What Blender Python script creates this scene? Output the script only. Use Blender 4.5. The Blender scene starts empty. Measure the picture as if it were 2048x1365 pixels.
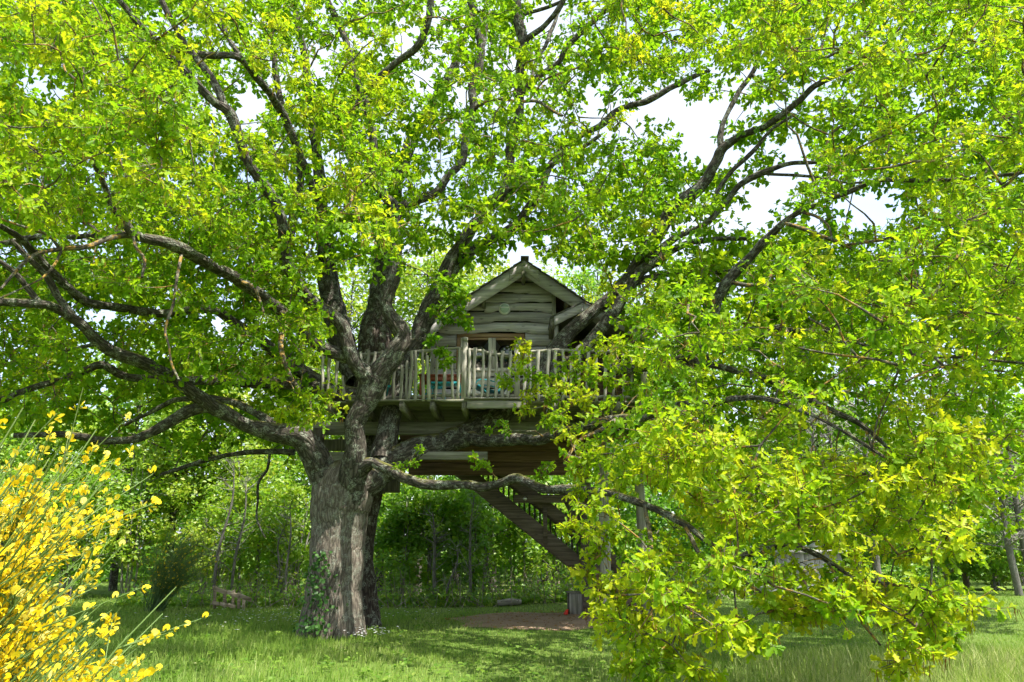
import bpy, math, random
import numpy as np
from mathutils import Vector, Matrix

random.seed(7)
rng = np.random.default_rng(11)
S = bpy.context.scene
COL = S.collection
R = math.radians

# ------------------------------------------------------------------ camera
FPX, CX, CY = 1479.0, 1024.0, 682.5          # focal length and centre in photo pixels
PITCH = math.atan((1095 - CY) / FPX)
CAM = np.array([0.0, 0.0, 1.6])
cam_data = bpy.data.cameras.new('camera')
cam_data.sensor_width = 36.0
cam_data.lens = 36.0 * FPX / 2048.0
cam_data.clip_start, cam_data.clip_end = 0.05, 2000
cam = bpy.data.objects.new('camera', cam_data)
cam.location = CAM
cam.rotation_euler = (math.pi / 2 + PITCH, 0, 0)
COL.objects.link(cam)
S.camera = cam

# ------------------------------------------------------------------ light
SUN_EL, SUN_AZ = R(64), R(127)               # azimuth clockwise from +Y: behind the camera, to the right
w = bpy.data.worlds.new('World')
S.world = w
w.use_nodes = True
nt = w.node_tree
nt.nodes.clear()
sky = nt.nodes.new('ShaderNodeTexSky')
sky.sky_type = 'NISHITA'
sky.sun_disc = False
sky.sun_elevation, sky.sun_rotation = SUN_EL, SUN_AZ
sky.air_density, sky.dust_density = 1.0, 2.0
tc = nt.nodes.new('ShaderNodeTexCoord')
mp = nt.nodes.new('ShaderNodeMapping')
mp.inputs['Scale'].default_value = (1, 1, 2.2)
nz = nt.nodes.new('ShaderNodeTexNoise')
nz.inputs['Scale'].default_value = 2.2
nz.inputs['Detail'].default_value = 6
rp = nt.nodes.new('ShaderNodeValToRGB')
rp.color_ramp.elements[0].position, rp.color_ramp.elements[1].position = 0.38, 0.62
mx = nt.nodes.new('ShaderNodeMixRGB')
mx.inputs['Color2'].default_value = (2.35, 2.55, 2.9, 1)      # thin bright cloud
bg = nt.nodes.new('ShaderNodeBackground')
bg.inputs['Strength'].default_value = 0.15
wo = nt.nodes.new('ShaderNodeOutputWorld')
L = nt.links.new
L(tc.outputs['Generated'], mp.inputs['Vector']); L(mp.outputs['Vector'], nz.inputs['Vector'])
L(nz.outputs['Fac'], rp.inputs['Fac'])
md = nt.nodes.new('ShaderNodeMath'); md.operation = 'MULTIPLY_ADD'
md.inputs[1].default_value, md.inputs[2].default_value = 0.62, 0.33
L(rp.outputs['Color'], md.inputs[0]); L(md.outputs[0], mx.inputs['Fac'])
L(sky.outputs['Color'], mx.inputs['Color1']); L(mx.outputs['Color'], bg.inputs['Color'])
L(bg.outputs['Background'], wo.inputs['Surface'])

sun_d = bpy.data.lights.new('sun', 'SUN')
sun_d.energy, sun_d.angle, sun_d.color = 3.7, R(0.53), (1.0, 0.95, 0.86)
sun = bpy.data.objects.new('sun', sun_d)
sv = Vector((math.sin(SUN_AZ) * math.cos(SUN_EL), math.cos(SUN_AZ) * math.cos(SUN_EL), math.sin(SUN_EL)))
sun.rotation_euler = (-sv).to_track_quat('-Z', 'Y').to_euler()
sun.location = sv * 60
COL.objects.link(sun)

S.view_settings.view_transform = 'Standard'
S.view_settings.look = 'None'
S.view_settings.gamma = 1.0
S.view_settings.exposure = 1.72
S.render.engine = 'CYCLES'
S.cycles.max_bounces = 5
S.cycles.diffuse_bounces = 3
S.cycles.transmission_bounces = 3
S.cycles.glossy_bounces = 2
S.cycles.sample_clamp_indirect = 6
S.cycles.use_denoising = True
S.cycles.use_adaptive_sampling = True
S.cycles.use_light_tree = False
S.cycles.adaptive_threshold = 0.025
try:
    S.cycles.denoiser = 'OPENIMAGEDENOISE'
except Exception:
    pass

# ------------------------------------------------------------------ helpers
CP, SP = math.cos(PITCH), math.sin(PITCH)
def at(px, py, Y):
    """world point at forward distance Y that the photo shows at pixel px, py"""
    u, v = (px - CX) / FPX, -(py - CY) / FPX
    d = np.array([u, CP - v * SP, SP + v * CP])
    return CAM + d * (Y / d[1])
def to_px(p):
    q = np.asarray(p, float) - CAM
    depth = q[..., 1] * CP + q[..., 2] * SP
    v = -q[..., 1] * SP + q[..., 2] * CP
    depth = np.where(depth < 0.05, 0.05, depth)
    return CX + FPX * q[..., 0] / depth, CY - FPX * v / depth
def ppm(px, py, Y):
    """photo pixels per metre at that place"""
    q = at(px, py, Y) - CAM
    return FPX / (q[1] * CP + q[2] * SP)

def hash3(i, j, k):
    n = (i.astype(np.int64) * 73856093) ^ (j.astype(np.int64) * 19349663) ^ (k.astype(np.int64) * 83492791)
    n = (n ^ (n >> 13)) * 1274126177 & 0x7fffffff
    n = (n ^ (n >> 15)) & 0xffff
    return n / 65535.0
def noise3(p):
    f = np.floor(p); t = p - f; t = t * t * (3 - 2 * t)
    i, j, k = f[:, 0], f[:, 1], f[:, 2]
    r = 0
    for a in (0, 1):
        for b in (0, 1):
            for c in (0, 1):
                wgt = (t[:, 0] if a else 1 - t[:, 0]) * (t[:, 1] if b else 1 - t[:, 1]) * (t[:, 2] if c else 1 - t[:, 2])
                r = r + wgt * hash3(i + a, j + b, k + c)
    return r

def mesh(name, V, faces, mat=None, attrs=None, uv=None, smooth=False):
    """V (n,3); faces: list of (m,k) index arrays"""
    me = bpy.data.meshes.new(name)
    V = np.asarray(V, np.float32)
    me.vertices.add(len(V)); me.vertices.foreach_set('co', V.ravel())
    faces = [np.asarray(f, np.int32) for f in faces if len(f)]
    loops = np.concatenate([f.ravel() for f in faces])
    tot = np.concatenate([np.full(len(f), f.shape[1], np.int32) for f in faces])
    start = np.concatenate([[0], np.cumsum(tot)[:-1]]).astype(np.int32)
    me.loops.add(len(loops)); me.loops.foreach_set('vertex_index', loops)
    me.polygons.add(len(tot)); me.polygons.foreach_set('loop_start', start); me.polygons.foreach_set('loop_total', tot)
    if smooth:
        me.polygons.foreach_set('use_smooth', np.ones(len(tot), bool))
    if attrs:
        for k, a in attrs.items():
            at_ = me.attributes.new(k, 'FLOAT', 'POINT'); at_.data.foreach_set('value', np.asarray(a, np.float32))
    if uv is not None:
        ul = me.uv_layers.new(name='UVMap')
        ul.data.foreach_set('uv', np.asarray(uv, np.float32)[loops].ravel())
    me.update(calc_edges=True)
    if mat: me.materials.append(mat)
    return me
def obj(name, me, parent=None, kind=None):
    o = bpy.data.objects.new(name, me); COL.objects.link(o)
    if parent is not None:
        o.parent = parent
    if kind: o['kind'] = kind
    return o
def tag(o, label, cat, group=None):
    o['label'] = label; o['category'] = cat
    if group: o['group'] = group
    return o
def thing(name, label, cat, loc, group=None):
    o = bpy.data.objects.new(name, None); COL.objects.link(o)
    o.empty_display_size = 0.2
    o.location = [float(c) for c in loc]
    return tag(o, label, cat, group)
def base(o):
    """world offset of a thing (only the top-level Empty is moved)"""
    while o.parent is not None: o = o.parent
    return np.array(o.location)

class MB:
    """collects simple solids into one mesh"""
    def __init__(s): s.v = []; s.q = []; s.t = []; s.n = 0
    def add(s, v, q=(), t=()):
        v = np.asarray(v, float)
        s.v.append(v)
        if len(q): s.q.append(np.asarray(q) + s.n)
        if len(t): s.t.append(np.asarray(t) + s.n)
        s.n += len(v); return s
    def box(s, lo, hi):
        x0, y0, z0 = lo; x1, y1, z1 = hi
        v = [(x0,y0,z0),(x1,y0,z0),(x1,y1,z0),(x0,y1,z0),(x0,y0,z1),(x1,y0,z1),(x1,y1,z1),(x0,y1,z1)]
        return s.add(v, [(0,3,2,1),(4,5,6,7),(0,1,5,4),(1,2,6,5),(2,3,7,6),(3,0,4,7)])
    def beam(s, a, b, wd, h, up=(0,0,1), jit=0.0, bev=0.12):
        """bevelled square timber from a to b; wd across, h along up"""
        a = np.array(a, float); b = np.array(b, float); d = b - a; ln = np.linalg.norm(d); d /= ln
        up = np.array(up, float); sd = np.cross(d, up); sd /= np.linalg.norm(sd); u = np.cross(sd, d)
        c = bev * min(wd, h)
        pr = [(-wd/2+c,-h/2),(wd/2-c,-h/2),(wd/2,-h/2+c),(wd/2,h/2-c),(wd/2-c,h/2),(-wd/2+c,h/2),(-wd/2,h/2-c),(-wd/2,-h/2+c)]
        n = max(2, int(ln / 0.5) + 1) if jit else 2
        vs = []
        for i in range(n):
            o_ = a + d * ln * i / (n - 1) + (rng.normal(0, jit, 3) if jit else 0)
            vs += [o_ + sd * p + u * q for p, q in pr]
        q = [(i*8+j, i*8+(j+1)%8, (i+1)*8+(j+1)%8, (i+1)*8+j) for i in range(n-1) for j in range(8)]
        m = (n-1)*8
        q += [(3,2,1,0),(7,4,3,0),(7,6,5,4),(m+0,m+1,m+2,m+3),(m+0,m+3,m+4,m+7),(m+4,m+5,m+6,m+7)]
        return s.add(vs, q)
    def tube(s, pts, rad, sides=8, cap=True):
        v, f, _ = tube(np.asarray(pts, float), np.broadcast_to(rad, (len(pts),)), sides)
        k = len(v)
        q = list(f)
        if cap:
            v = np.vstack([v, pts[0], pts[-1]]); n = len(pts)
            t = [(k, (j+1) % sides, j) for j in range(sides)] + [(k+1, (n-1)*sides+j, (n-1)*sides+(j+1) % sides) for j in range(sides)]
            return s.add(v, q, t)
        return s.add(v, q)
    def build(s, name, mat, parent=None, kind=None, smooth=False):
        V = np.vstack(s.v)
        if parent is not None: V = V - base(parent)
        fs = []
        if s.q: fs.append(np.vstack(s.q))
        if s.t: fs.append(np.vstack(s.t))
        me = mesh(name, V, fs, mat, smooth=smooth)
        return obj(name, me, parent, kind)

def frames(P):
    T = np.gradient(P, axis=0); T /= np.linalg.norm(T, axis=1)[:, None] + 1e-9
    ref = np.array([0.0, 1.0, 0.0]) if abs(T[0][1]) < 0.8 else np.array([1.0, 0, 0])
    N = np.zeros_like(P)
    n = ref - T[0] * ref.dot(T[0]); n /= np.linalg.norm(n)
    for i in range(len(P)):
        n = n - T[i] * n.dot(T[i]); n /= np.linalg.norm(n) + 1e-9
        N[i] = n
    return T, N, np.cross(T, N)
def tube(P, rad, sides):
    T, N, B = frames(P)
    th = np.arange(sides) * 2 * math.pi / sides
    ring = np.cos(th)[None, :, None] * N[:, None, :] + np.sin(th)[None, :, None] * B[:, None, :]
    V = P[:, None, :] + ring * np.asarray(rad)[:, None, None]
    n = len(P)
    i = np.arange(n - 1)[:, None] * sides; j = np.arange(sides)[None, :]
    f = np.stack([i + j, i + (j + 1) % sides, i + sides + (j + 1) % sides, i + sides + j], -1).reshape(-1, 4)
    return V.reshape(-1, 3), f, ring
def spline(C, step):
    """Catmull-Rom through control rows (xyz + radius)"""
    C = np.asarray(C, float)
    E = np.vstack([2 * C[0] - C[1], C, 2 * C[-1] - C[-2]])
    out = []
    for i in range(len(C) - 1):
        p0, p1, p2, p3 = E[i], E[i+1], E[i+2], E[i+3]
        n = max(2, int(np.linalg.norm(p2[:3] - p1[:3]) / step) + 1)
        t = (np.arange(n) / n)[:, None]
        out.append(0.5 * ((2*p1) + (p2-p0)*t + (2*p0-5*p1+4*p2-p3)*t**2 + (3*p1-p0-3*p2+p3)*t**3))
    out.append(C[-1:])
    return np.vstack(out)

# ------------------------------------------------------------------ materials
MATS = {}
def new_mat(name):
    m = bpy.data.materials.new(name); m.use_nodes = True
    n = m.node_tree.nodes; n.clear()
    out = n.new('ShaderNodeOutputMaterial')
    MATS[name] = m
    return m, n, m.node_tree.links.new, out
def ramp(n, stops, interp='LINEAR'):
    r = n.new('ShaderNodeValToRGB'); r.color_ramp.interpolation = interp
    e = r.color_ramp.elements
    while len(e) < len(stops): e.new(0.5)
    for k, (p, c) in zip(e, stops):
        k.position = p; k.color = (*c, 1)
    return r
def noise(n, l, vec, scale, detail=4, rough=0.55, dist=0.0):
    t = n.new('ShaderNodeTexNoise'); t.inputs['Scale'].default_value = scale
    t.inputs['Detail'].default_value = detail; t.inputs['Roughness'].default_value = rough; t.inputs['Distortion'].default_value = dist
    if vec: l(vec, t.inputs['Vector'])
    return t
def mapping(n, l, vec, scale):
    m = n.new('ShaderNodeMapping'); m.inputs['Scale'].default_value = scale; l(vec, m.inputs['Vector']); return m.outputs['Vector']
def mixc(n, l, fac, a, b, mode='MIX'):
    m = n.new('ShaderNodeMixRGB'); m.blend_type = mode
    for sock, v in ((m.inputs['Fac'], fac), (m.inputs['Color1'], a), (m.inputs['Color2'], b)):
        if isinstance(v, (int, float)): sock.default_value = v
        elif isinstance(v, tuple): sock.default_value = (*v, 1)
        else: l(v, sock)
    return m.outputs['Color']
def math_(n, l, op, a, b=None, clamp=False):
    m = n.new('ShaderNodeMath'); m.operation = op; m.use_clamp = clamp
    for k, v in enumerate((a, b)):
        if v is None: continue
        if isinstance(v, (int, float)): m.inputs[k].default_value = v
        else: l(v, m.inputs[k])
    return m.outputs[0]

def leaf_mat(name, refl, trans, tw=0.5, gloss=0.05):
    """thin leaf: reflects and lets light through; attribute tint picks the leaf's own colour"""
    m, n, l, out = new_mat(name)
    a = n.new('ShaderNodeAttribute'); a.attribute_name = 'tint'
    r1 = ramp(n, refl); r2 = ramp(n, trans)
    l(a.outputs['Fac'], r1.inputs['Fac']); l(a.outputs['Fac'], r2.inputs['Fac'])
    d = n.new('ShaderNodeBsdfDiffuse'); t = n.new('ShaderNodeBsdfTranslucent'); g = n.new('ShaderNodeBsdfGlossy')
    g.inputs['Roughness'].default_value = 0.5
    l(r1.outputs['Color'], d.inputs['Color']); l(r2.outputs['Color'], t.inputs['Color'])
    m1 = n.new('ShaderNodeMixShader'); m1.inputs[0].default_value = tw
    l(d.outputs[0], m1.inputs[1]); l(t.outputs[0], m1.inputs[2])
    m2 = n.new('ShaderNodeMixShader'); m2.inputs[0].default_value = gloss
    l(m1.outputs[0], m2.inputs[1]); l(g.outputs[0], m2.inputs[2])
    l(m2.outputs[0], out.inputs['Surface'])
    return m

OAK_R = [(0.0, (0.058, 0.155, 0.005)), (0.45, (0.125, 0.25, 0.006)), (0.75, (0.23, 0.35, 0.008)), (1.0, (0.42, 0.45, 0.012))]
OAK_T = [(0.0, (0.15, 0.38, 0.008)), (0.45, (0.28, 0.51, 0.010)), (0.75, (0.45, 0.61, 0.012)), (1.0, (0.64, 0.66, 0.018))]
M_OAK = leaf_mat('oak_leaf', OAK_R, OAK_T, 0.5, 0.012)
BG_R = [(0.0, (0.055, 0.15, 0.018)), (0.4, (0.11, 0.24, 0.018)), (0.7, (0.21, 0.34, 0.018)), (1.0, (0.36, 0.40, 0.03))]
BG_T = [(0.0, (0.13, 0.36, 0.024)), (0.4, (0.22, 0.48, 0.022)), (0.7, (0.38, 0.57, 0.022)), (1.0, (0.54, 0.58, 0.05))]
M_BGLEAF = leaf_mat('woodland_leaf', BG_R, BG_T, 0.45, 0.04)
M_PALELEAF = leaf_mat('willow_leaf', [(0, (0.16, 0.24, 0.10)), (1, (0.26, 0.34, 0.16))], [(0, (0.22, 0.34, 0.12)), (1, (0.34, 0.44, 0.18))], 0.4, 0.05)
M_GRASS = leaf_mat('grass_blade', [(0.0, (0.07, 0.155, 0.02)), (0.5, (0.15, 0.245, 0.032)), (0.8, (0.25, 0.32, 0.07)), (1.0, (0.40, 0.43, 0.18))],
                   [(0.0, (0.10, 0.28, 0.02)), (0.5, (0.19, 0.38, 0.025)), (0.8, (0.30, 0.42, 0.06)), (1.0, (0.42, 0.44, 0.16))], 0.4, 0.015)
M_IVY = leaf_mat('ivy_leaf', [(0, (0.025, 0.08, 0.012)), (1, (0.06, 0.15, 0.02))], [(0, (0.05, 0.16, 0.02)), (1, (0.10, 0.24, 0.03))], 0.3, 0.02)
M_CATKIN = leaf_mat('catkin', [(0, (0.20, 0.09, 0.03)), (1, (0.36, 0.22, 0.06))], [(0, (0.22, 0.10, 0.03)), (1, (0.34, 0.22, 0.06))], 0.3, 0.0)
M_PETAL = leaf_mat('broom_petal', [(0, (0.84, 0.62, 0.006)), (0.7, (0.88, 0.72, 0.014)), (1, (0.86, 0.78, 0.22))], [(0, (0.82, 0.55, 0.01)), (1, (0.86, 0.70, 0.08))], 0.35, 0.03)
M_BROOMGREEN = leaf_mat('broom_stem', [(0, (0.06, 0.13, 0.03)), (0.7, (0.15, 0.24, 0.05)), (1, (0.30, 0.30, 0.14))], [(0, (0.1, 0.2, 0.04)), (1, (0.26, 0.32, 0.1))], 0.25, 0.04)
M_WHITEFL = leaf_mat('daisy_petal', [(0, (0.8, 0.8, 0.78)), (1, (0.8, 0.8, 0.78))], [(0, (0.6, 0.6, 0.58)), (1, (0.6, 0.6, 0.58))], 0.3, 0.0)

def bark_mat(name, dark, mid, light, lichen=0.35, moss=0.35, orange=0.0, furrow=9.0, bump=0.8):
    m, n, l, out = new_mat(name)
    tc = n.new('ShaderNodeTexCoord'); g = n.new('ShaderNodeNewGeometry')
    uv = mapping(n, l, tc.outputs['UV'], (1.0, 0.22, 1.0))
    nd = noise(n, l, uv, 4.0, 3)
    wv = mixc(n, l, 0.12, uv, nd.outputs['Color'], 'ADD')
    v = n.new('ShaderNodeTexVoronoi'); v.feature = 'DISTANCE_TO_EDGE'; v.inputs['Scale'].default_value = furrow
    l(wv, v.inputs['Vector'])
    fine = noise(n, l, tc.outputs['Object'], 38, 5, 0.65)
    big = noise(n, l, tc.outputs['Object'], 2.1, 5, 0.6)
    cr = ramp(n, [(0.0, dark), (0.09, dark), (0.28, mid), (0.75, light)])
    f = math_(n, l, 'MULTIPLY_ADD', fine.outputs['Fac'], 0.45)
    n.active = None
    f2 = math_(n, l, 'ADD', math_(n, l, 'MULTIPLY', fine.outputs['Fac'], 0.5), math_(n, l, 'MULTIPLY', v.outputs['Distance'], 1.6))
    f3 = math_(n, l, 'SUBTRACT', f2, 0.22, True)
    l(f3, cr.inputs['Fac'])
    col = mixc(n, l, math_(n, l, 'MULTIPLY', big.outputs['Fac'], 0.5), cr.outputs['Color'], mid)
    # crusty grey-green lichen in patches of its own
    ln = noise(n, l, tc.outputs['Object'], 6.5, 6, 0.68, 0.6)
    lr = ramp(n, [(0.50, (0, 0, 0)), (0.60, (1, 1, 1))])
    l(ln.outputs['Fac'], lr.inputs['Fac'])
    spk = noise(n, l, tc.outputs['Object'], 60, 2)
    sr = ramp(n, [(0.42, (0, 0, 0)), (0.58, (1, 1, 1))]); l(spk.outputs['Fac'], sr.inputs['Fac'])
    lf = math_(n, l, 'MULTIPLY', math_(n, l, 'MULTIPLY', lr.outputs['Color'], sr.outputs['Color']), lichen)
    col = mixc(n, l, lf, col, (0.34, 0.37, 0.29))
    if orange:
        on = noise(n, l, tc.outputs['Object'], 9, 4, 0.6, 0.4)
        orr = ramp(n, [(0.50, (0, 0, 0)), (0.58, (1, 1, 1))]); l(on.outputs['Fac'], orr.inputs['Fac'])
        col = mixc(n, l, math_(n, l, 'MULTIPLY', orr.outputs['Color'], orange), col, (0.42, 0.24, 0.03))
    # moss grows on upward faces
    sx = n.new('ShaderNodeSeparateXYZ'); l(g.outputs['Normal'], sx.inputs[0])
    mn = noise(n, l, tc.outputs['Object'], 5, 5, 0.65)
    mu = math_(n, l, 'ADD', sx.outputs['Z'], math_(n, l, 'MULTIPLY', mn.outputs['Fac'], 1.5))
    mr = ramp(n, [(0.0, (0, 0, 0)), (1.0, (1, 1, 1))]); l(math_(n, l, 'MULTIPLY', math_(n, l, 'SUBTRACT', mu, 1.38), 3.0, True), mr.inputs['Fac'])
    col = mixc(n, l, math_(n, l, 'MULTIPLY', mr.outputs['Color'], moss), col, (0.12, 0.12, 0.018))
    p = n.new('ShaderNodeBsdfPrincipled'); l(col, p.inputs['Base Color']); p.inputs['Roughness'].default_value = 0.9
    p.inputs['Specular IOR Level'].default_value = 0.2
    b = n.new('ShaderNodeBump'); b.inputs['Strength'].default_value = bump; b.inputs['Distance'].default_value = 0.03
    l(f2, b.inputs['Height']); l(b.outputs['Normal'], p.inputs['Normal'])
    l(p.outputs[0], out.inputs['Surface'])
    return m
M_BARK = bark_mat('oak_bark', (0.060, 0.049, 0.039), (0.145, 0.123, 0.096), (0.24, 0.212, 0.172), 0.6, 0.4, 0.0, 20.0, 0.6)
M_BARK2 = bark_mat('old_oak_bark', (0.022, 0.016, 0.013), (0.062, 0.047, 0.038), (0.13, 0.11, 0.088), 0.8, 0.3, 0.0, 20.0, 0.6)
M_LIMB = bark_mat('limb_bark', (0.022, 0.019, 0.015), (0.068, 0.058, 0.046), (0.14, 0.123, 0.10), 0.75, 0.75, 0.0, 26.0, 0.6)
M_TWIG = bark_mat('twig_bark', (0.03, 0.026, 0.02), (0.085, 0.072, 0.052), (0.17, 0.15, 0.11), 0.6, 0.3, 0.55, 20.0, 0.3)
M_PALEBARK = bark_mat('pale_bark', (0.08, 0.075, 0.065), (0.22, 0.21, 0.18), (0.40, 0.38, 0.33), 0.4, 0.2, 0.0, 12.0, 0.3)
M_DEADTWIG = bark_mat('dead_twig', (0.08, 0.065, 0.045), (0.26, 0.22, 0.16), (0.42, 0.37, 0.29), 0.2, 0.0, 0.0, 12.0, 0.2)

def wood_mat(name, a, b, c, axis=0, knots=0.5, rough=0.8, grain=1.0, green=0.0):
    """weathered timber, grain along one axis, each board its own shade"""
    m, n, l, out = new_mat(name)
    tc = n.new('ShaderNodeTexCoord'); oi = n.new('ShaderNodeObjectInfo')
    sc = [24.0, 24.0, 24.0]; sc[axis] = 1.1
    off = n.new('ShaderNodeVectorMath'); off.operation = 'ADD'
    cb = n.new('ShaderNodeCombineXYZ'); k = math_(n, l, 'MULTIPLY', oi.outputs['Random'], 37.0)
    for s_ in cb.inputs: l(k, s_)
    l(tc.outputs['Object'], off.inputs[0]); l(cb.outputs[0], off.inputs[1])
    vec = mapping(n, l, off.outputs[0], tuple(sc))
    g = noise(n, l, vec, 1.0, 5, 0.6, 0.5)
    big = noise(n, l, off.outputs[0], 1.9, 4, 0.6)
    r = ramp(n, [(0.34, a), (0.5, b), (0.66, c)]); l(g.outputs['Fac'], r.inputs['Fac'])
    hv = n.new('ShaderNodeHueSaturation'); l(r.outputs['Color'], hv.inputs['Color'])
    l(math_(n, l, 'ADD', math_(n, l, 'MULTIPLY', oi.outputs['Random'], 0.5), 0.75), hv.inputs['Value'])
    col = mixc(n, l, math_(n, l, 'MULTIPLY', big.outputs['Fac'], 0.35), hv.outputs['Color'], a)
    if knots:
        ks = [7.0, 7.0, 7.0]; ks[axis] = 2.6
        v = n.new('ShaderNodeTexVoronoi'); v.inputs['Scale'].default_value = 1.0
        l(mapping(n, l, off.outputs[0], tuple(ks)), v.inputs['Vector'])
        kr = ramp(n, [(0.05, (1, 1, 1)), (0.17, (0, 0, 0))]); l(v.outputs['Distance'], kr.inputs['Fac'])
        col = mixc(n, l, math_(n, l, 'MULTIPLY', kr.outputs['Color'], knots), col, tuple(x * 0.32 for x in a))
    if green:
        gn = noise(n, l, off.outputs[0], 3.2, 5, 0.65)
        gr = ramp(n, [(0.42, (0, 0, 0)), (0.68, (1, 1, 1))]); l(gn.outputs['Fac'], gr.inputs['Fac'])
        col = mixc(n, l, math_(n, l, 'MULTIPLY', gr.outputs['Color'], green), col, (0.17, 0.19, 0.09))
    p = n.new('ShaderNodeBsdfPrincipled'); l(col, p.inputs['Base Color']); p.inputs['Roughness'].default_value = rough
    p.inputs['Specular IOR Level'].default_value = 0.25
    bp = n.new('ShaderNodeBump'); bp.inputs['Strength'].default_value = 0.35 * grain; bp.inputs['Distance'].default_value = 0.01
    l(g.outputs['Fac'], bp.inputs['Height']); l(bp.outputs['Normal'], p.inputs['Normal'])
    l(p.outputs[0], out.inputs['Surface'])
    return m
GREY = ((0.27, 0.245, 0.25), (0.46, 0.418, 0.424), (0.62, 0.568, 0.568))
M_SIDING = wood_mat('grey_siding', *GREY, axis=0, knots=0.7)
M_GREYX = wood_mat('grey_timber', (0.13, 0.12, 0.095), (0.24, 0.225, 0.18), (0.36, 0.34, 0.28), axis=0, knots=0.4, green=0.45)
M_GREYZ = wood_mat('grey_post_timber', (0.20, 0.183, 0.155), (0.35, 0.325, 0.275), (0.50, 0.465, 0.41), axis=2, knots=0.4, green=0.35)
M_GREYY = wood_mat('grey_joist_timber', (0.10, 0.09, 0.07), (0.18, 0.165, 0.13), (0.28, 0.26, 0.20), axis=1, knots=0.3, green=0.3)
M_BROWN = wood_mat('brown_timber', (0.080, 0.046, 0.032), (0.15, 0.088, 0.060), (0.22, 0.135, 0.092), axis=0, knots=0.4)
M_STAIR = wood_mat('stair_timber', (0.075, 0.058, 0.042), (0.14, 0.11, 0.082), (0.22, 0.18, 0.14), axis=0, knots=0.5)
M_DARKWOOD = wood_mat('shaded_timber', (0.05, 0.042, 0.034), (0.09, 0.076, 0.062), (0.15, 0.13, 0.105), axis=2, knots=0.2)
M_FRAME = wood_mat('window_frame_wood', (0.24, 0.13, 0.065), (0.36, 0.22, 0.125), (0.46, 0.31, 0.19), axis=0, knots=0.0, rough=0.55)
M_FRAMEPALE = wood_mat('pale_frame_wood', (0.52, 0.47, 0.39), (0.62, 0.57, 0.49), (0.70, 0.66, 0.59), axis=2, knots=0.0, rough=0.55)
M_SHED = wood_mat('bleached_board', (0.26, 0.25, 0.24), (0.40, 0.385, 0.37), (0.54, 0.52, 0.49), axis=2, knots=0.35)
M_SHEDX = wood_mat('bleached_beam', (0.32, 0.31, 0.31), (0.46, 0.45, 0.45), (0.60, 0.58, 0.57), axis=0, knots=0.35)
M_FENCE = wood_mat('fence_rail_wood', (0.20, 0.15, 0.10), (0.35, 0.28, 0.19), (0.48, 0.40, 0.29), axis=0, knots=0.4)
M_SUNLITBOARD = wood_mat('sunlit_board', (0.60, 0.57, 0.50), (0.72, 0.69, 0.62), (0.80, 0.77, 0.70), axis=0, knots=0.15)  # sunlit patch of siding under the window, put into the board colour

def plain(name, col, rough=0.5, metal=0.0, spec=0.4, var=0.15, scale=9.0):
    m, n, l, out = new_mat(name)
    tc = n.new('ShaderNodeTexCoord')
    t = noise(n, l, tc.outputs['Object'], scale, 5, 0.6)
    lo = tuple(c * (1 - var) for c in col); hi = tuple(min(1, c * (1 + var)) for c in col)
    r = ramp(n, [(0.3, lo), (0.7, hi)]); l(t.outputs['Fac'], r.inputs['Fac'])
    p = n.new('ShaderNodeBsdfPrincipled'); l(r.outputs['Color'], p.inputs['Base Color'])
    p.inputs['Roughness'].default_value = rough; p.inputs['Metallic'].default_value = metal; p.inputs['Specular IOR Level'].default_value = spec
    l(p.outputs[0], out.inputs['Surface'])
    return m
M_TEAL = plain('teal_paint', (0.02, 0.30, 0.34), 0.4)
M_TEALDARK = plain('dark_teal_fabric', (0.012, 0.10, 0.12), 0.7)
M_RED = plain('red_brown_paint', (0.30, 0.075, 0.035), 0.5)
M_LAMPW = plain('lamp_white', (0.82, 0.82, 0.80), 0.35, var=0.03)
M_LAMPG = plain('lamp_glass', (0.42, 0.50, 0.46), 0.15, var=0.08)
M_STEEL = plain('galvanised_steel', (0.55, 0.55, 0.53), 0.35, 1.0)
M_ROOF = plain('roof_shingle', (0.11, 0.105, 0.095), 0.85, var=0.4, scale=14)
M_CONC = plain('concrete_block', (0.30, 0.28, 0.25), 0.9, var=0.3, scale=6)
M_REDPL = plain('red_plastic', (0.55, 0.03, 0.015), 0.4)
M_SHADEBACK = plain('shade_backing', (0.012, 0.012, 0.012), 0.9)  # near-black colour standing in for shade behind boards and panes
m, n, l, out = new_mat('window_glass')
p = n.new('ShaderNodeBsdfPrincipled'); p.inputs['Base Color'].default_value = (0.006, 0.008, 0.007, 1); p.inputs['Roughness'].default_value = 0.03
p.inputs['Specular IOR Level'].default_value = 1.0; p.inputs['IOR'].default_value = 1.7
tcg = n.new('ShaderNodeTexCoord'); ng = noise(n, l, tcg.outputs['Object'], 2.5, 2)
bg_ = n.new('ShaderNodeBump'); bg_.inputs['Strength'].default_value = 0.04; bg_.inputs['Distance'].default_value = 0.05
l(ng.outputs['Fac'], bg_.inputs['Height']); l(bg_.outputs['Normal'], p.inputs['Normal']); l(p.outputs[0], out.inputs['Surface'])
M_GLASS = m

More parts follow.
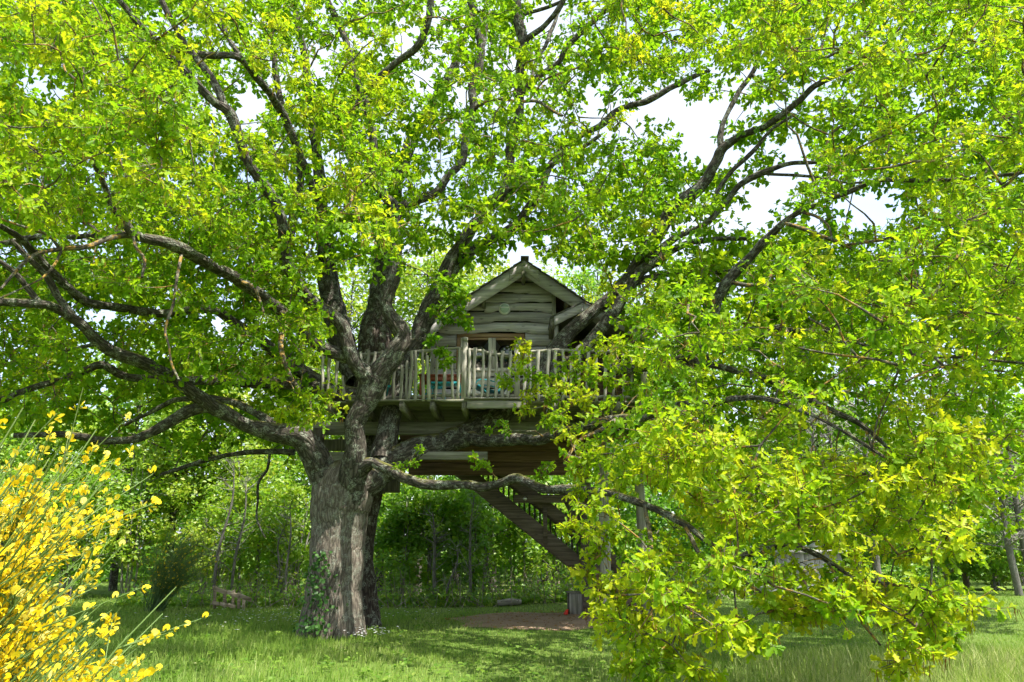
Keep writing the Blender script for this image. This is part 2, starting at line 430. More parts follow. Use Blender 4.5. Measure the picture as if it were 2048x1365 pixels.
m, n, l, out = new_mat('lawn')
tcg = n.new('ShaderNodeTexCoord')
a1 = noise(n, l, tcg.outputs['Object'], 0.55, 5, 0.6); a2 = noise(n, l, tcg.outputs['Object'], 14, 5, 0.7); a3 = noise(n, l, mapping(n, l, tcg.outputs['Object'], (60, 22, 1)), 1.0, 3)
r1 = ramp(n, [(0.3, (0.06, 0.115, 0.02)), (0.55, (0.11, 0.17, 0.032)), (0.8, (0.19, 0.21, 0.06))])
l(math_(n, l, 'ADD', math_(n, l, 'MULTIPLY', a1.outputs['Fac'], 0.5), math_(n, l, 'MULTIPLY', a2.outputs['Fac'], 0.5)), r1.inputs['Fac'])
c1 = mixc(n, l, 0.5, r1.outputs['Color'], a3.outputs['Color'], 'SOFT_LIGHT')
p = n.new('ShaderNodeBsdfPrincipled'); l(c1, p.inputs['Base Color']); p.inputs['Roughness'].default_value = 0.95; p.inputs['Specular IOR Level'].default_value = 0.1
b = n.new('ShaderNodeBump'); b.inputs['Strength'].default_value = 0.8; b.inputs['Distance'].default_value = 0.05
l(a2.outputs['Fac'], b.inputs['Height']); l(b.outputs['Normal'], p.inputs['Normal']); l(p.outputs[0], out.inputs['Surface'])
M_LAWN = m
m, n, l, out = new_mat('bare_earth')
tcg = n.new('ShaderNodeTexCoord')
a1 = noise(n, l, tcg.outputs['Object'], 1.6, 6, 0.65); a2 = noise(n, l, tcg.outputs['Object'], 30, 4, 0.7)
r1 = ramp(n, [(0.3, (0.19, 0.125, 0.08)), (0.55, (0.34, 0.24, 0.16)), (0.8, (0.46, 0.35, 0.25))])
l(math_(n, l, 'ADD', math_(n, l, 'MULTIPLY', a1.outputs['Fac'], 0.6), math_(n, l, 'MULTIPLY', a2.outputs['Fac'], 0.4)), r1.inputs['Fac'])
p = n.new('ShaderNodeBsdfPrincipled'); l(r1.outputs['Color'], p.inputs['Base Color']); p.inputs['Roughness'].default_value = 1.0; p.inputs['Specular IOR Level'].default_value = 0.1
b = n.new('ShaderNodeBump'); b.inputs['Strength'].default_value = 1.0; b.inputs['Distance'].default_value = 0.04
l(a2.outputs['Fac'], b.inputs['Height']); l(b.outputs['Normal'], p.inputs['Normal']); l(p.outputs[0], out.inputs['Surface'])
M_EARTH = m

# ------------------------------------------------------------------ ground
def gz(x, y):
    x = np.asarray(x, float); y = np.asarray(y, float)
    z = 0.05 * np.sin(x * 0.5 + 1.0) * np.sin(y * 0.45)
    z = z + 0.42 * np.exp(-((x - 2.6) / 2.6) ** 2 - ((y - 23.0) / 1.7) ** 2)      # low bank behind the bare earth
    z = z + 0.012 * np.clip(x - 4, 0, 10) * np.clip((y - 12) / 8, 0, 1)
    return z
def axis(lo, hi, a, b, fine, n):
    mid = np.arange(a, b, fine)
    return np.concatenate([a - np.geomspace(0.5, a - lo, n)[::-1], mid, b + np.geomspace(0.5, hi - b, n)])
gx = axis(-400, 400, -22, 22, 0.4, 14); gy = axis(-300, 700, -4, 34, 0.4, 14)
X, Y = np.meshgrid(gx, gy)
V = np.stack([X, Y, gz(X, Y)], -1).reshape(-1, 3)
nx, ny = len(gx), len(gy)
i = (np.arange(ny - 1)[:, None] * nx + np.arange(nx - 1)[None]).ravel()
obj('ground', mesh('ground', V, [np.stack([i, i + 1, i + 1 + nx, i + nx], -1)], M_LAWN, smooth=True), kind='structure')

def earth_inside(x, y):
    a = np.arctan2(y - EC[1], x - EC[0])
    r = 1 + 0.07 * np.sin(3 * a + 1) + 0.05 * np.sin(7 * a) + 0.03 * np.sin(13 * a + 2)
    return np.hypot((x - EC[0]) / (2.35 * r), (y - EC[1]) / (2.0 * r))
EC = (0.95, 17.6)
th = np.linspace(0, 2 * math.pi, 72, endpoint=False); rr = np.linspace(0, 1, 10)
fr = 1 + 0.07 * np.sin(3 * th + 1) + 0.05 * np.sin(7 * th) + 0.03 * np.sin(13 * th + 2)
X = EC[0] + 2.35 * np.cos(th)[None] * rr[:, None] * fr; Y = EC[1] + 2.0 * np.sin(th)[None] * rr[:, None] * fr
V = np.stack([X, Y, gz(X, Y) + 0.03 - 0.022 * rr[:, None] ** 6], -1).reshape(-1, 3)
i = (np.arange(9)[:, None] * 72); j = np.arange(72)[None]
obj('bare_earth_patch', mesh('bare_earth_patch', V, [np.stack([i + j, i + 72 + j, i + 72 + (j + 1) % 72, i + (j + 1) % 72], -1).reshape(-1, 4)], M_EARTH, smooth=True), kind='structure')

# ------------------------------------------------------------------ leaf templates
def half_poly(outline):
    """folded leaf: midrib plus the two sides; returns verts (along, side, up) and polygon faces"""
    k = len(outline)
    up = lambda a, s: 0.30 * abs(s) - 0.14 * a * a
    v = [(0, 0, 0)] + [(a, s, up(a, s)) for a, s in outline] + [(1, 0, up(1, 0))] + [(a, -s, up(a, s)) for a, s in outline]
    left = [0] + list(range(1, k + 1)) + [k + 1]
    right = [k + 1] + list(range(2 * k + 1, k + 1, -1)) + [0]
    return np.array(v, float), np.array([left, right])
LEAF_NEAR = half_poly([(0.28, 0.20), (0.39, 0.10), (0.56, 0.30), (0.67, 0.15), (0.85, 0.23)])
LEAF_MID = half_poly([(0.28, 0.19), (0.45, 0.12), (0.72, 0.29)])
LEAF_FAR = half_poly([(0.58, 0.30)])
LEAF_KITE = half_poly([(0.33, 0.20), (0.74, 0.27)])
LEAF_OVAL = half_poly([(0.35, 0.24), (0.75, 0.20)])
def leaves(name, P, D, N, Ln, tint, tpl, mat, parent=None, kind='stuff', widen=1.0, vvar=0.05):
    tv, tf = tpl
    D = D / (np.linalg.norm(D, axis=1)[:, None] + 1e-9)
    N = N - D * (N * D).sum(1)[:, None]; N /= np.linalg.norm(N, axis=1)[:, None] + 1e-9
    Sd = np.cross(D, N)
    M = np.stack([D, Sd * widen, N], 1) * Ln[:, None, None]        # n,3,3
    V = P[:, None, :] + np.einsum('kc,ncd->nkd', tv, M)
    k = len(tv)
    F = tf[None] + (np.arange(len(P)) * k)[:, None, None]
    V = V.reshape(-1, 3)
    if parent is not None: V = V - base(parent)
    me = mesh(name, V, [F.reshape(-1, tf.shape[1])], mat, attrs={'tint': np.clip(np.repeat(tint, k) + rng.normal(0, vvar, len(V)), 0, 1)})
    return obj(name, me, parent, kind)
def unit(n):
    v = rng.normal(size=(n, 3)); return v / np.linalg.norm(v, axis=1)[:, None]
def sticks(A, B, ra, rb, sides=3):
    """many thin straight tapered twigs; returns verts, quads"""
    D = B - A; ln = np.linalg.norm(D, axis=1)[:, None] + 1e-9; D = D / ln
    ref = np.where(np.abs(D[:, 2:3]) < 0.9, np.array([[0, 0, 1.0]]), np.array([[1.0, 0, 0]]))
    N = np.cross(D, ref); N /= np.linalg.norm(N, axis=1)[:, None]; Bn = np.cross(D, N)
    th = np.arange(sides) * 2 * math.pi / sides
    ring = np.cos(th)[None, :, None] * N[:, None] + np.sin(th)[None, :, None] * Bn[:, None]
    ra = np.broadcast_to(np.asarray(ra, float), (len(A),)); rb = np.broadcast_to(np.asarray(rb, float), (len(A),))
    V = np.concatenate([A[:, None] + ring * ra[:, None, None], B[:, None] + ring * rb[:, None, None]], 1)
    j = np.arange(sides)
    f = np.stack([j, (j + 1) % sides, sides + (j + 1) % sides, sides + j], -1)
    F = f[None] + (np.arange(len(A)) * 2 * sides)[:, None, None]
    return V.reshape(-1, 3), F.reshape(-1, 4)

# ================================================================== THE OAKS
OAK = thing('oak_tree', 'large old oak in front whose limbs carry the tree house and hang over the lawn', 'tree', (*at(668, 1252, 14.8)[:2], 0))
OAK2 = thing('oak_tree', 'second dark oak trunk standing right behind the big front oak', 'tree', (*at(748, 1235, 16.6)[:2], 0))
LIMB_PTS = []         # (xyz, tree index) that twigs may grow from
VISIBLE = []          # limb stretches that stay clear of nearer leaves: px, py, r_px, Y
def bark_tube(C, step, sides, amp, fur, seed, flare=None, crook=1.0):
    Q = spline(C, step)
    P, rad = Q[:, :3], np.maximum(Q[:, 3], 0.004)
    # crooked growth
    s = np.concatenate([[0], np.cumsum(np.linalg.norm(np.diff(P, axis=0), axis=1))])
    wob = np.stack([noise3(np.stack([s * 1.3 + seed, np.full_like(s, k * 7.3), np.zeros_like(s)], 1)) - 0.5 for k in range(3)], 1)
    wob2 = np.stack([noise3(np.stack([s * 4.1 + seed * 2, np.full_like(s, k * 3.7), np.ones_like(s)], 1)) - 0.5 for k in range(3)], 1)
    P = P + (wob + 0.45 * wob2) * rad[:, None] * crook
    rad = rad * (0.98 if crook < 0.5 else 0.93) + rad * (0.04 if crook < 0.5 else 0.13 if crook < 0.6 else 0.2) * (noise3(np.stack([s * 2.3 + seed * 3, np.zeros_like(s), np.zeros_like(s)], 1)))
    V, F, ring = tube(P, rad, sides)
    n = len(P)
    flat = np.repeat(s, sides)
    rr_ = np.repeat(rad, sides)
    rg = ring.reshape(-1, 3)
    th = np.tile(np.arange(sides) * 2 * math.pi / sides, n)
    cyl = np.stack([np.cos(th) * rr_, np.sin(th) * rr_, flat * 0.13], 1)
    d = np.abs(noise3(cyl * fur + seed) - 0.5) * 2
    d2 = noise3(np.stack([np.cos(th) * rr_ * 3, np.sin(th) * rr_ * 3, flat * 1.5], 1) + seed * 2) - 0.5
    disp = amp * (np.minimum(d * 1.8, 1) - 0.6) + np.minimum(rr_ * 0.30, 0.045) * d2
    if flare is not None:
        disp = disp + flare(th, flat, rr_)
    V = V + rg * disp[:, None]
    uv = np.stack([th * np.maximum(rr_.mean(), 0.05), flat], 1)
    return V, F, uv, P, rad
def limb(tree, pts, name='limb', mat=None, clear=True, sides=None, attach=True):
    """pts rows: photo x, y, distance, half-width in photo pixels"""
    C = [(*at(x, y, Yd), (0.70 + 0.14 * min(1.0, max(0.0, (r - 12) / 12))) * r / ppm(x, y, Yd)) for x, y, Yd, r in pts]
    rmax = max(c[3] for c in C)
    sides = sides or (30 if rmax > 0.15 else 14 if rmax > 0.07 else 8)
    V, F, uv, P, rad = bark_tube(C, 0.075 if rmax > 0.1 else 0.10, sides, 0.014 if rmax > .15 else 0.008 if rmax > 0.07 else 0.003, 38 if rmax > .15 else 26, random.random() * 50, None, 0.55 if rmax > 0.15 else 0.9)
    t = OAK if tree == 0 else OAK2
    o = obj(name, mesh(name, V - base(t), [F], mat or M_LIMB, uv=uv, smooth=True), t)
    if attach:
        for p in P[::3]: LIMB_PTS.append((*p, tree))
    if clear:
        for x, y, Yd, r in pts: VISIBLE.append((x, y, Yd, r))
        for (x, y, Yd, r), (x2, y2, Y2, r2) in zip(pts, pts[1:]):
            for f in (0.33, 0.66): VISIBLE.append((x+(x2-x)*f, y+(y2-y)*f, Yd+(Y2-Yd)*f, r+(r2-r)*f))
    return o

# trunks
def flare_front(th, s, r):
    k = np.exp(-s / 0.42)
    return k * (0.17 + 0.06 * np.cos(3 * th + 0.8) + 0.05 * np.cos(5 * th + 2.0)) + 0.015 * np.cos(4 * th + 1.0) * np.clip(1 - s / 2.5, 0, 1)
def trunk(tree, pts, mat, flare):
    C = [(*at(x, y, Yd), r / ppm(x, y, Yd)) for x, y, Yd, r in pts]
    C[0] = (C[0][0], C[0][1], -0.25, C[0][3])
    V, F, uv, P, rad = bark_tube(C, 0.032, 240 if tree == 0 else 110, 0.018, 46, 3.3 + tree * 9, flare, 0.12)
    t = OAK if tree == 0 else OAK2
    obj('trunk', mesh('trunk', V - base(t), [F], mat, uv=uv, smooth=True), t)
    for x, y, Yd, r in pts: VISIBLE.append((x, y, Yd, r))
trunk(0, [(668, 1262, 14.8, 58), (668, 1225, 14.8, 56), (671, 1170, 14.8, 54), (677, 1100, 14.8, 53), (682, 1040, 14.8, 55), (688, 990, 14.8, 60), (692, 955, 14.8, 56), (694, 930, 14.85, 30)], M_BARK, flare_front)
trunk(1, [(734, 1245, 16.6, 22), (730, 1200, 16.6, 22), (726, 1120, 16.6, 22), (728, 1040, 16.6, 25), (738, 960, 16.6, 29), (738, 880, 16.7, 33), (742, 800, 16.8, 35), (748, 720, 16.9, 34), (752, 650, 17.0, 30), (755, 610, 17.0, 18)], M_BARK2, flare_front)

A, B = 0, 1
# left-hand limbs
limb(A, [(668,990,14.8,40),(648,945,14.6,36),(625,905,14.4,31),(598,880,14.2,27),(548,866,14.0,23),(505,853,13.8,19),(455,832,13.5,18),(425,817,13.3,19),(395,795,13.1,18),(359,769,12.8,18),(293,729,12.3,17),(234,707,11.8,15),(198,683,11.5,14),(165,653,11.2,13),(121,623,10.9,13),(84,609,10.6,13),(0,605,10.2,12),(-120,590,9.6,9)])
limb(A, [(425,817,13.3,15),(390,820,13.3,15),(337,843,13.2,14),(278,872,13.1,13),(220,880,12.9,11),(128,869,12.5,9),(30,872,12.0,7)])
limb(A, [(590,884,14.3,16),(542,847,14.4,13),(513,828,14.5,12),(458,803,14.6,11),(410,795,14.7,10),(350,800,15.0,7),(293,828,15.2,6),(250,850,15.4,5)])
limb(B, [(720,800,16.4,26),(640,778,16.0,20),(580,768,15.6,17),(520,766,15.2,16),(440,761,14.6,15),(366,763,14.1,14),(311,757,13.7,13),(256,752,13.3,12),(220,737,13.0,12),(198,730,12.8,11),(165,744,12.7,10),(121,761,12.5,10),(66,777,12.3,10),(0,803,12.0,10),(-90,830,11.6,7)])
limb(B, [(690,800,16.4,22),(600,740,16.0,18),(530,690,15.4,15),(469,649,14.8,13),(432,623,14.4,12),(388,620,14.0,12),(330,627,13.5,12),(256,620,13.0,12),(190,610,12.4,12),(165,601,12.2,12),(139,579,11.9,12),(102,543,11.5,12),(66,506,11.1,11),(30,470,10.6,9),(-40,430,10,6)])
limb(A, [(700,720,14.0,18),(640,690,13.6,16),(560,625,12.8,15),(480,562,11.8,15),(420,530,11.0,15),(366,500,10.4,15),(330,487,10.0,14),(282,476,9.6,13),(264,466,9.4,12),(253,447,9.3,11),(227,418,9.1,9),(210,370,8.8,7),(180,310,8.4,5),(165,260,8.0,4)])
limb(A, [(282,476,9.6,9),(264,468,9.5,9),(220,477,9.2,8),(176,495,8.9,7),(125,499,8.6,7),(80,506,8.3,6),(44,532,8.0,5),(0,580,7.7,4)], mat=M_TWIG)
limb(A, [(330,488,10.0,9),(270,470,10.2,9),(205,470,10.5,8),(146,473,10.7,8),(73,473,10.9,8),(0,488,11.0,7),(-80,500,11,5)])
limb(A, [(205,470,10.5,6),(161,440,10.4,6),(120,415,10.3,6),(73,400,10.2,6),(20,395,10.0,5),(-40,380,10,4)])
limb(A, [(120,500,8.6,4),(95,470,8.3,4),(50,455,8.0,4),(5,440,7.7,3)], mat=M_TWIG)
limb(A, [(125,499,8.6,4),(110,530,8.4,4),(90,552,8.2,3.5),(70,565,8.0,3),(0,597,7.6,3)], mat=M_TWIG)
limb(A, [(290,728,12.3,8),(255,705,12.4,7),(200,690,12.6,6),(130,700,12.8,5),(60,690,13,4)])
limb(A, [(165,653,11.2,9),(120,600,11.0,9),(95,555,10.8,9),(62,520,10.5,8),(20,480,10.2,6)])
limb(A, [(84,609,10.6,9),(55,580,10.5,9),(25,545,10.3,8),(-20,510,10,6)])
limb(B, [(590,905,16.6,10),(540,905,16.8,8),(480,907,17.0,7),(430,915,17.2,7),(380,930,17.4,6),(320,950,17.6,4)])
limb(B, [(540,906,16.8,5),(535,940,16.7,4),(518,965,16.6,4),(516,1000,16.6,3.5),(514,1040,16.5,3),(530,1075,16.5,2)])
# central stems
limb(A, [(694,1050,14.85,18),(698,1005,14.60,32),(706,955,14.38,32),(715,905,14.15,26),(713,863,14.05,25),(724,824,14.0,26),(734,788,13.95,31),(742,766,13.95,32),(758,744,13.95,28),(786,710,13.95,25),(801,682,13.95,24),(797,659,13.95,22),(781,636,13.95,20),(772,612,13.95,18),(779,580,13.95,18),(790,550,13.9,17),(793,505,13.9,16),(791,460,13.9,15),(794,418,13.8,14),(765,385,13.7,12),(747,348,13.6,12),(746,300,13.5,11),(745,255,13.4,10),(730,200,13.2,10),(710,154,13.1,10),(695,92,13.0,9),(673,37,12.9,9),(650,-10,12.8,8),(610,-90,12.5,6)])
limb(A, [(742,772,13.95,24),(728,752,13.85,22),(712,733,13.8,19),(697,698,13.75,17),(689,665,13.7,17),(672,639,13.6,17),(646,619,13.5,16),(612,592,13.3,15),(590,560,13.0,15),(568,511,12.7,15),(562,445,12.3,15),(548,405,12.1,15),(516,356,11.8,14),(497,324,11.6,14),(478,275,11.4,14),(458,228,11.2,15),(428,206,11.0,13),(400,178,10.8,12),(370,145,10.6,12),(338,113,10.4,11),(305,72,10.1,10),(280,50,9.9,9),(230,-10,9.5,7)])
limb(A, [(460,235,11.2,11),(438,190,11.2,10),(408,141,11.1,10),(372,95,11.0,9),(347,52,10.9,8),(328,14,10.8,8),(300,-50,10.6,6)])
limb(B, [(640,420,16.0,10),(580,260,14.5,10),(540,190,13.5,10),(507,150,12.6,10),(490,125,12.2,10),(469,113,12.0,10),(422,113,11.8,10),(356,103,11.6,9),(300,89,11.4,7),(240,60,11,5)])
limb(B, [(488,122,12.2,7),(470,98,12.2,6),(455,75,12.2,6),(440,30,12.2,5)])
limb(A, [(794,418,13.8,12),(812,408,13.8,12),(834,399,13.8,12),(875,386,13.8,11),(895,357,13.8,11),(926,322,13.8,11),(938,256,13.8,11),(952,220,13.8,12),(948,185,13.8,12),(960,110,13.8,12),(952,48,13.7,9),(940,-5,13.6,8),(920,-80,13.4,6)])
limb(A, [(957,130,13.8,9),(966,90,13.9,9),(972,40,14.0,9),(976,-20,14.1,8),(985,-100,14,6)])
limb(A, [(700,230,13.2,7),(747,165,12.9,9),(790,125,12.7,9),(834,95,12.5,9),(851,55,12.3,9),(862,0,12.1,9),(872,-70,12,6)])
limb(B, [(752,660,17.0,31),(760,580,17.0,26),(770,500,17.1,21),(782,430,17.2,19),(798,352,17.3,17),(827,278,17.5,16),(850,230,17.7,14),(878,183,17.9,13),(905,140,18.1,12),(925,85,18.3,10),(950,10,18.5,8)])
limb(B, [(720,760,16.8,30),(690,700,16.9,29),(668,640,17.0,28),(657,560,17.0,24),(650,480,17.0,20),(642,400,17.0,17),(634,310,17.0,14),(622,200,17.0,12),(604,90,17.0,10),(585,-20,17.0,8)])
limb(B, [(650,480,17.0,14),(605,430,16.8,12),(560,380,16.6,10),(520,330,16.4,8),(470,300,16.2,6)], clear=False)
limb(B, [(560,620,16.5,14),(575,520,16.6,13),(590,420,16.7,12),(600,330,16.8,10),(560,200,16.8,9),(545,80,16.8,8),(540,-20,16.8,7)], clear=False)
limb(A, [(760,920,14.9,30),(785,830,15.2,26),(805,760,15.4,24),(828,695,15.5,23),(848,645,15.5,23),(870,592,15.5,22),(888,558,15.5,20),(911,505,15.4,19),(948,450,15.2,17),(985,410,15.1,16),(1004,386,15.0,14),(1018,341,14.9,13),(1022,293,14.8,13),(1038,227,14.7,13),(1040,146,14.6,13),(1047,92,14.5,13),(1036,37,14.4,13),(1034,0,14.3,12),(1036,-90,14,8)])
limb(A, [(885,565,15.5,16),(912,525,15.6,16),(952,497,15.7,15),(988,476,15.7,14),(1032,447,15.7,13),(1069,403,15.7,12),(1085,375,15.7,11),(1098,340,15.7,10),(1130,290,15.8,9),(1180,260,15.8,9),(1205,248,15.8,11),(1228,225,15.8,11),(1255,212,15.8,10),(1294,202,15.7,9),(1335,182,15.6,8),(1369,164,15.5,7),(1420,140,15.3,5)])
limb(A, [(1004,390,15.0,10),(1022,372,15.0,10),(1040,359,15.0,10),(1076,344,14.9,9),(1105,330,14.8,8),(1150,305,14.6,6),(1200,270,14.3,5)])
limb(A, [(1044,190,14.6,8),(1072,158,14.5,9),(1113,128,14.3,8),(1131,99,14.2,8),(1171,59,14.0,8),(1186,44,13.9,7),(1230,0,13.6,5)])
limb(A, [(1047,90,14.5,7),(1054,77,14.4,8),(1087,51,14.2,7),(1113,22,14.0,7),(1127,-5,13.9,7),(1150,-60,13.6,5)])
limb(A, [(1040,30,14.4,6),(1075,22,14.2,5),(1109,11,14.0,5),(1150,-10,13.8,4)])
limb(A, [(1062,170,14.6,5),(1075,120,14.8,6),(1090,95,15.0,6),(1105,60,15.2,6),(1120,20,15.4,5)])
limb(A, [(952,215,13.8,5),(962,210,13.3,5),(985,202,12.9,5),(1010,200,12.6,4.5),(1040,205,12.4,4.5),(1075,204,12.2,4.5),(1105,222,12.0,4),(1125,232,11.8,3)], mat=M_TWIG)
limb(A, [(1060,200,12.3,3),(1090,160,12.2,3),(1130,145,12.0,3),(1170,130,11.8,2)], mat=M_TWIG)
# great limb that rises through the platform to the right
limb(A, [(706,985,14.7,38),(740,955,14.85,36),(780,925,15.0,33),(830,900,15.15,29),(890,884,15.35,27),(940,868,15.5,27),(985,845,15.6,27),(1020,818,15.7,27),(1050,785,15.8,27),(1080,750,15.9,26),(1105,705,15.95,22),(1140,662,16.0,19),(1180,628,16.0,18),(1215,603,16.0,18),(1245,572,15.9,18),(1266,539,15.8,18),(1290,503,15.7,18),(1317,469,15.6,18),(1355,413,15.4,18),(1402,370,15.2,16),(1430,323,15.0,14),(1444,298,14.9,13),(1481,272,14.7,10),(1528,253,14.4,9),(1589,211,14.0,8),(1631,173,13.7,8),(1678,150,13.4,6),(1740,120,13.0,4)])
limb(A, [(1070,785,15.7,20),(1127,734,15.5,17),(1167,699,15.5,16),(1202,657,15.5,15),(1236,613,15.5,15),(1258,575,15.5,14),(1280,545,15.5,14),(1322,520,15.4,13),(1345,500,15.4,12),(1373,487,15.3,9),(1397,483,15.2,8),(1444,478,15.0,6),(1491,478,14.8,5)])
limb(A, [(1290,520,15.5,10),(1330,490,15.4,11),(1357,474,15.3,10),(1385,462,15.2,8),(1405,452,15.1,8),(1420,441,15.0,9),(1435,420,14.9,8),(1453,403,14.8,8),(1481,370,14.6,8),(1528,347,14.4,8),(1584,328,14.1,6),(1659,323,13.8,5),(1720,300,13.4,3)])
limb(A, [(1420,430,14.9,6),(1434,384,14.8,6),(1463,342,14.7,6),(1505,305,14.5,6),(1542,263,14.3,5),(1590,230,14,4)])
limb(A, [(1528,347,14.4,4),(1547,349,14.3,4),(1603,352,14.0,4),(1645,356,13.8,3),(1700,366,13.6,3),(1790,362,13,3)])
limb(A, [(1444,298,14.9,9),(1444,267,14.9,8),(1455,230,14.9,7),(1480,180,14.9,7),(1509,141,14.8,6),(1523,94,14.7,6),(1535,40,14.6,4)])
limb(A, [(1505,150,14.8,5),(1523,164,14.6,5),(1575,145,14.3,5),(1622,122,14.0,5),(1669,108,13.7,4),(1730,70,13.3,3)])
limb(A, [(1253,575,15.8,10),(1280,563,15.7,10),(1336,548,15.5,9),(1388,544,15.3,8),(1425,544,15.1,8),(1490,540,14.8,7),(1545,533,14.5,6),(1600,540,14.2,4)])
limb(A, [(1200,735,14.9,16),(1280,735,14.4,14),(1350,725,13.8,13),(1400,690,13.4,13),(1425,640,13.2,13),(1436,602,13.1,13),(1463,558,12.9,13),(1500,520,12.7,13),(1528,483,12.5,12),(1566,445,12.2,10),(1598,422,12.0,8),(1645,403,11.7,7),(1697,384,11.3,7),(1753,361,10.9,6),(1809,361,10.5,6),(1903,361,9.9,5),(1997,352,9.3,5),(2080,340,8.8,4)])
limb(A, [(1598,422,12.0,5),(1620,405,12.0,5),(1650,372,12.0,5),(1657,340,12.0,5),(1652,310,12.0,4),(1660,270,12.0,4),(1700,240,11.8,3)], mat=M_TWIG)
limb(A, [(1600,424,12.0,4),(1630,432,11.8,4),(1655,450,11.6,3.5),(1665,480,11.5,3)], mat=M_TWIG)
limb(A, [(1458,563,12.9,7),(1490,570,12.6,6),(1523,572,12.4,6),(1550,590,12.2,5),(1570,605,12.0,5),(1610,632,11.7,4),(1660,660,11.3,4),(1710,690,11,3)], mat=M_TWIG)
limb(A, [(1530,575,12.3,5),(1548,545,12.3,5),(1570,535,12.2,4),(1620,560,11.9,4),(1680,600,11.5,3)], mat=M_TWIG)
limb(A, [(1330,740,14.0,12),(1420,715,13.4,9),(1480,680,13.0,8),(1540,660,12.6,8),(1605,662,12.2,7),(1662,665,11.8,7),(1700,680,11.5,6),(1760,700,11.0,5),(1830,715,10.4,5),(1883,714,10.0,5),(1949,718,9.6,5),(2010,724,9.2,4),(2080,730,8.8,3)])
limb(A, [(1380,720,13.6,10),(1460,740,13.0,10),(1540,762,12.4,9),(1598,786,12.0,9),(1645,812,11.6,8),(1702,837,11.2,8),(1731,857,11.0,7),(1772,894,10.7,5),(1830,956,10.3,4),(1900,1010,9.8,3)])
limb(A, [(1731,857,11.0,4),(1745,900,10.8,4),(1758,945,10.6,3),(1790,990,10.3,3)], mat=M_TWIG)
limb(A, [(1690,490,11.4,4),(1781,478,10.6,5),(1830,460,10.2,5),(1880,440,9.8,5),(1931,427,9.4,5),(1970,400,9.1,4),(2006,375,8.8,4),(2060,330,8.4,3)], mat=M_TWIG)
limb(A, [(1566,447,12.2,5),(1640,470,11.6,5),(1690,490,11.4,5),(1760,520,10.8,4),(1840,530,10.2,4),(1930,520,9.6,3),(2040,540,9.0,3)], mat=M_TWIG)
# low limbs over the lawn and under the platform
limb(A, [(700,960,14.4,30),(722,938,14.2,22),(745,928,14.0,16),(780,941,13.8,14),(816,960,13.6,13),(860,970,13.4,13),(926,967,13.0,13),(963,974,12.8,13),(1000,966,12.6,12),(1029,957,12.4,13),(1055,967,12.2,13),(1091,980,12.0,12),(1146,980,11.6,12),(1210,985,11.0,11),(1290,1010,10.2,10),(1370,1050,9.4,9),(1424,1090,8.9,8),(1480,1110,8.5,8),(1581,1091,8.0,8),(1655,1123,7.6,7),(1711,1160,7.3,6),(1760,1200,7.0,4)])
limb(A, [(930,872,15.4,19),(956,880,15.2,17),(992,880,14.9,16),(1029,880,14.6,15),(1073,880,14.1,15),(1102,874,13.7,14),(1160,858,12.8,13),(1239,838,11.6,11),(1283,836,11.0,10),(1356,809,10.2,10),(1422,809,9.6,9),(1466,798,9.1,8),(1540,800,8.5,7),(1620,830,8.0,6),(1700,870,7.6,5),(1790,930,7.2,4)])
limb(A, [(1239,838,11.6,7),(1200,862,11.0,6),(1160,880,10.6,5),(1140,905,10.4,4),(1130,930,10.3,3)], mat=M_TWIG)
limb(A, [(1356,812,10.2,6),(1400,850,9.6,6),(1440,890,9.2,5),(1480,930,8.8,5),(1520,950,8.4,4)], mat=M_TWIG)
limb(A, [(1290,1010,10.2,7),(1300,1090,9.2,6),(1296,1160,8.4,6),(1300,1205,8.0,5),(1304,1245,7.7,4),(1312,1290,7.4,3)], mat=M_TWIG)
limb(A, [(1370,1050,9.4,6),(1400,1110,8.8,6),(1440,1150,8.4,5),(1480,1160,8.1,5),(1540,1200,7.6,4),(1580,1250,7.2,3)], mat=M_TWIG)
limb(A, [(1655,1123,7.6,5),(1690,1190,7.2,4),(1720,1240,6.9,4),(1760,1290,6.6,3)], mat=M_TWIG)
limb(A, [(1711,1160,7.3,4),(1790,1170,6.9,4),(1860,1180,6.6,3)], mat=M_TWIG)
limb(A, [(560,625,12.8,9),(572,640,12.3,8),(560,690,11.8,7),(575,740,11.4,6),(600,780,11.1,5)], mat=M_TWIG, clear=False)
limb(A, [(480,562,11.8,6),(505,575,11.4,5),(518,600,11.1,4),(527,625,10.9,3)], mat=M_TWIG)
limb(A, [(366,500,10.4,5),(352,560,10.0,4),(345,610,9.8,4),(330,660,9.6,4),(338,690,9.5,3.5),(345,730,9.4,3),(358,760,9.3,2.5)], mat=M_TWIG)
limb(A, [(264,466,9.4,4),(272,495,9.2,4),(290,520,9.1,4),(285,555,9.0,3)], mat=M_TWIG)

